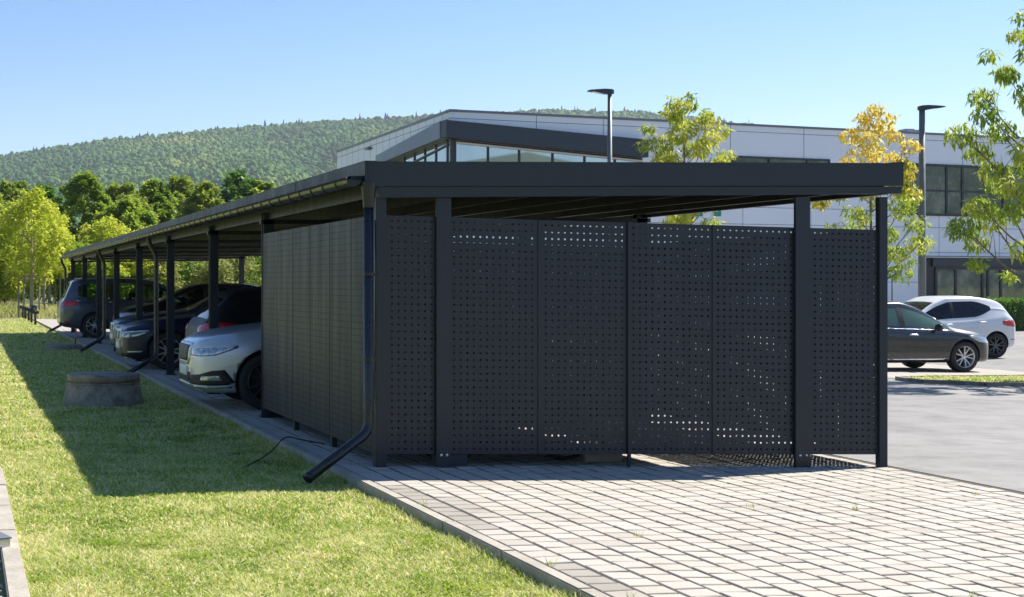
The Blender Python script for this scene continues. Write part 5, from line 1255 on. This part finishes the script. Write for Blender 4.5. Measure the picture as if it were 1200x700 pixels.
# low hills behind the camera, seen only in the window panes
vs = []; k = 72
for r_, hh in ((700, 0), (1100, 1), (1500, 0)):
    for i in range(k+1):
        a = pi+pi*i/k-.1; vs.append((r_*cos(a), r_*sin(a), -2+hh*(104+7*sin(i*1.9)+4*sin(i*4.3))))
mb = MB(); mb.add(vs, [(j*(k+1)+i, j*(k+1)+i+1, (j+1)*(k+1)+i+1, (j+1)*(k+1)+i) for j in range(2) for i in range(k)], 0, True); tag(mb.build('far_hills', M['hill']), kind='structure')
def forest(name, n, dmin, dmax, latr, conif, label):
    bm = bmesh.new(); bmesh.ops.create_icosphere(bm, subdivisions=2 if not conif else 1, radius=1)
    if conif:
        iv = np.array([(cos(a)*r, sin(a)*r, z) for (r, z) in ((1, 0), (.62, .9), (.3, 1.9)) for a in np.linspace(0, 2*pi, 7)[:-1]]+[(0, 0, 2.8)])
        fi = [];
        for j in range(2):
            for q in range(6): a, b_ = j*6+q, j*6+(q+1) % 6; fi += [(a, b_, b_+6), (a, b_+6, a+6)]
        fi += [(12+q, 12+(q+1) % 6, 18) for q in range(6)]; fi = np.array(fi)
    else:
        iv = np.array([v.co for v in bm.verts]); fi = np.array([[v.index for v in f.verts] for f in bm.faces])
        kp = iv[:, 2] > -.35; 
    bm.free()
    d = np.sqrt(rng.uniform(dmin**2, dmax**2, n)); l = rng.uniform(*latr, n); m_ = len(iv)
    P_ = np.empty((n, 3))
    for i in range(n):
        x, y = hp(l[i], d[i]); P_[i] = (x, y, hillz(l[i], d[i]))
    s = (rng.uniform(2.6, 5.6, n) if not conif else rng.uniform(2.6, 4.0, n))
    v = iv[None]*(1+rng.uniform(-.17, .17, (n, m_, 1)))*s[:, None, None]
    if not conif: v[..., 2] = v[..., 2]*rng.uniform(1.0, 1.5, (n, 1))+s[:, None]*.8
    else: v[..., 2] = v[..., 2]*rng.uniform(1.1, 1.7, (n, 1))+2
    v = v+P_[:, None]; f = (fi[None]+(np.arange(n)*m_)[:, None, None]).reshape(-1, 3)
    return tag(npmesh(name, v.reshape(-1, 3), f, M['forest' if not conif else 'conifer']), label, 'forest', kind='stuff')
forest('hill_forest', 24000, 1250, DR+60, (-.17, .50), False, 'dense mixed forest covering the long hill on the horizon')
forest('ridge_conifers', 110, DR-60, DR+25, (-.16, .42), True, 'sparse dark conifers along the ridge line of the hill')

# ------------------------------------------------------------------ haze, sky, sun, camera
hz = MB(); hz.box(-1800, 3400, -1700, 3400, -5, 520); h = hz.build('haze', []) if False else None
me = bpy.data.meshes.new('haze'); mb = MB(); mb.box(-2600, 3900, -1700, 3600, -6, 430); me.from_pydata(mb.v, [], mb.f); ho = bpy.data.objects.new('haze', me); COL.objects.link(ho); recalc(ho)
hm = bpy.data.materials.new('haze'); hm.use_nodes = True; nt = hm.node_tree; nt.nodes.clear(); o = N(nt, 'ShaderNodeOutputMaterial'); pv = N(nt, 'ShaderNodeVolumePrincipled')
pv.inputs['Color'].default_value = (.80, .88, 1, 1); pv.inputs['Density'].default_value = .00009; pv.inputs['Anisotropy'].default_value = .2; L(nt, pv.outputs[0], o.inputs['Volume']); me.materials.append(hm)
tag(ho, 'thin blue air haze between the car park and the hill', 'haze', kind='stuff')

EL, AZ = R(47.5), atan2(.951, .31)          # azimuth measured clockwise from +Y
w = bpy.data.worlds.new('World'); scene.world = w; w.use_nodes = True; nt = w.node_tree; bg = nt.nodes['Background']
sk = N(nt, 'ShaderNodeTexSky', sky_type='NISHITA'); sk.sun_disc = False; sk.sun_elevation = EL; sk.sun_rotation = AZ; sk.altitude = 300; sk.air_density = 1.0; sk.dust_density = .05; sk.ozone_density = 2.6
hs = N(nt, 'ShaderNodeHueSaturation'); hs.inputs['Saturation'].default_value = 1.22; L(nt, sk.outputs[0], hs.inputs['Color']); tn = N(nt, 'ShaderNodeMix', data_type='RGBA', blend_type='MULTIPLY'); tn.inputs[0].default_value = 1; tn.inputs[7].default_value = (.99, .94, 1.0, 1); L(nt, hs.outputs[0], tn.inputs[6]); L(nt, tn.outputs[2], bg.inputs[0]); bg.inputs[1].default_value = .070
sd = bpy.data.lights.new('sun', 'SUN'); sd.energy = 4.6; sd.angle = R(.53); sd.color = (1, .945, .86); so = bpy.data.objects.new('sun', sd); COL.objects.link(so)
dv = Vector((sin(AZ)*cos(EL), cos(AZ)*cos(EL), sin(EL))); so.rotation_euler = dv.to_track_quat('Z', 'Y').to_euler(); so.location = (20, 10, 30)
cam = bpy.data.cameras.new('camera'); co = bpy.data.objects.new('camera', cam); COL.objects.link(co); scene.camera = co
co.location = (0, 0, EYE); co.rotation_euler = (R(90), 0, -YAW); cam.sensor_width = 36; cam.lens = F/1200*36; cam.shift_x = (600-PX)/1200; cam.shift_y = (HY-350)/1200; cam.clip_end = 12000; cam.clip_start = .1
scene.view_settings.view_transform = 'Standard'; scene.view_settings.look = 'None'; scene.view_settings.exposure = 1.15; scene.view_settings.gamma = 1
scene.render.resolution_x = 1024; scene.render.resolution_y = 597
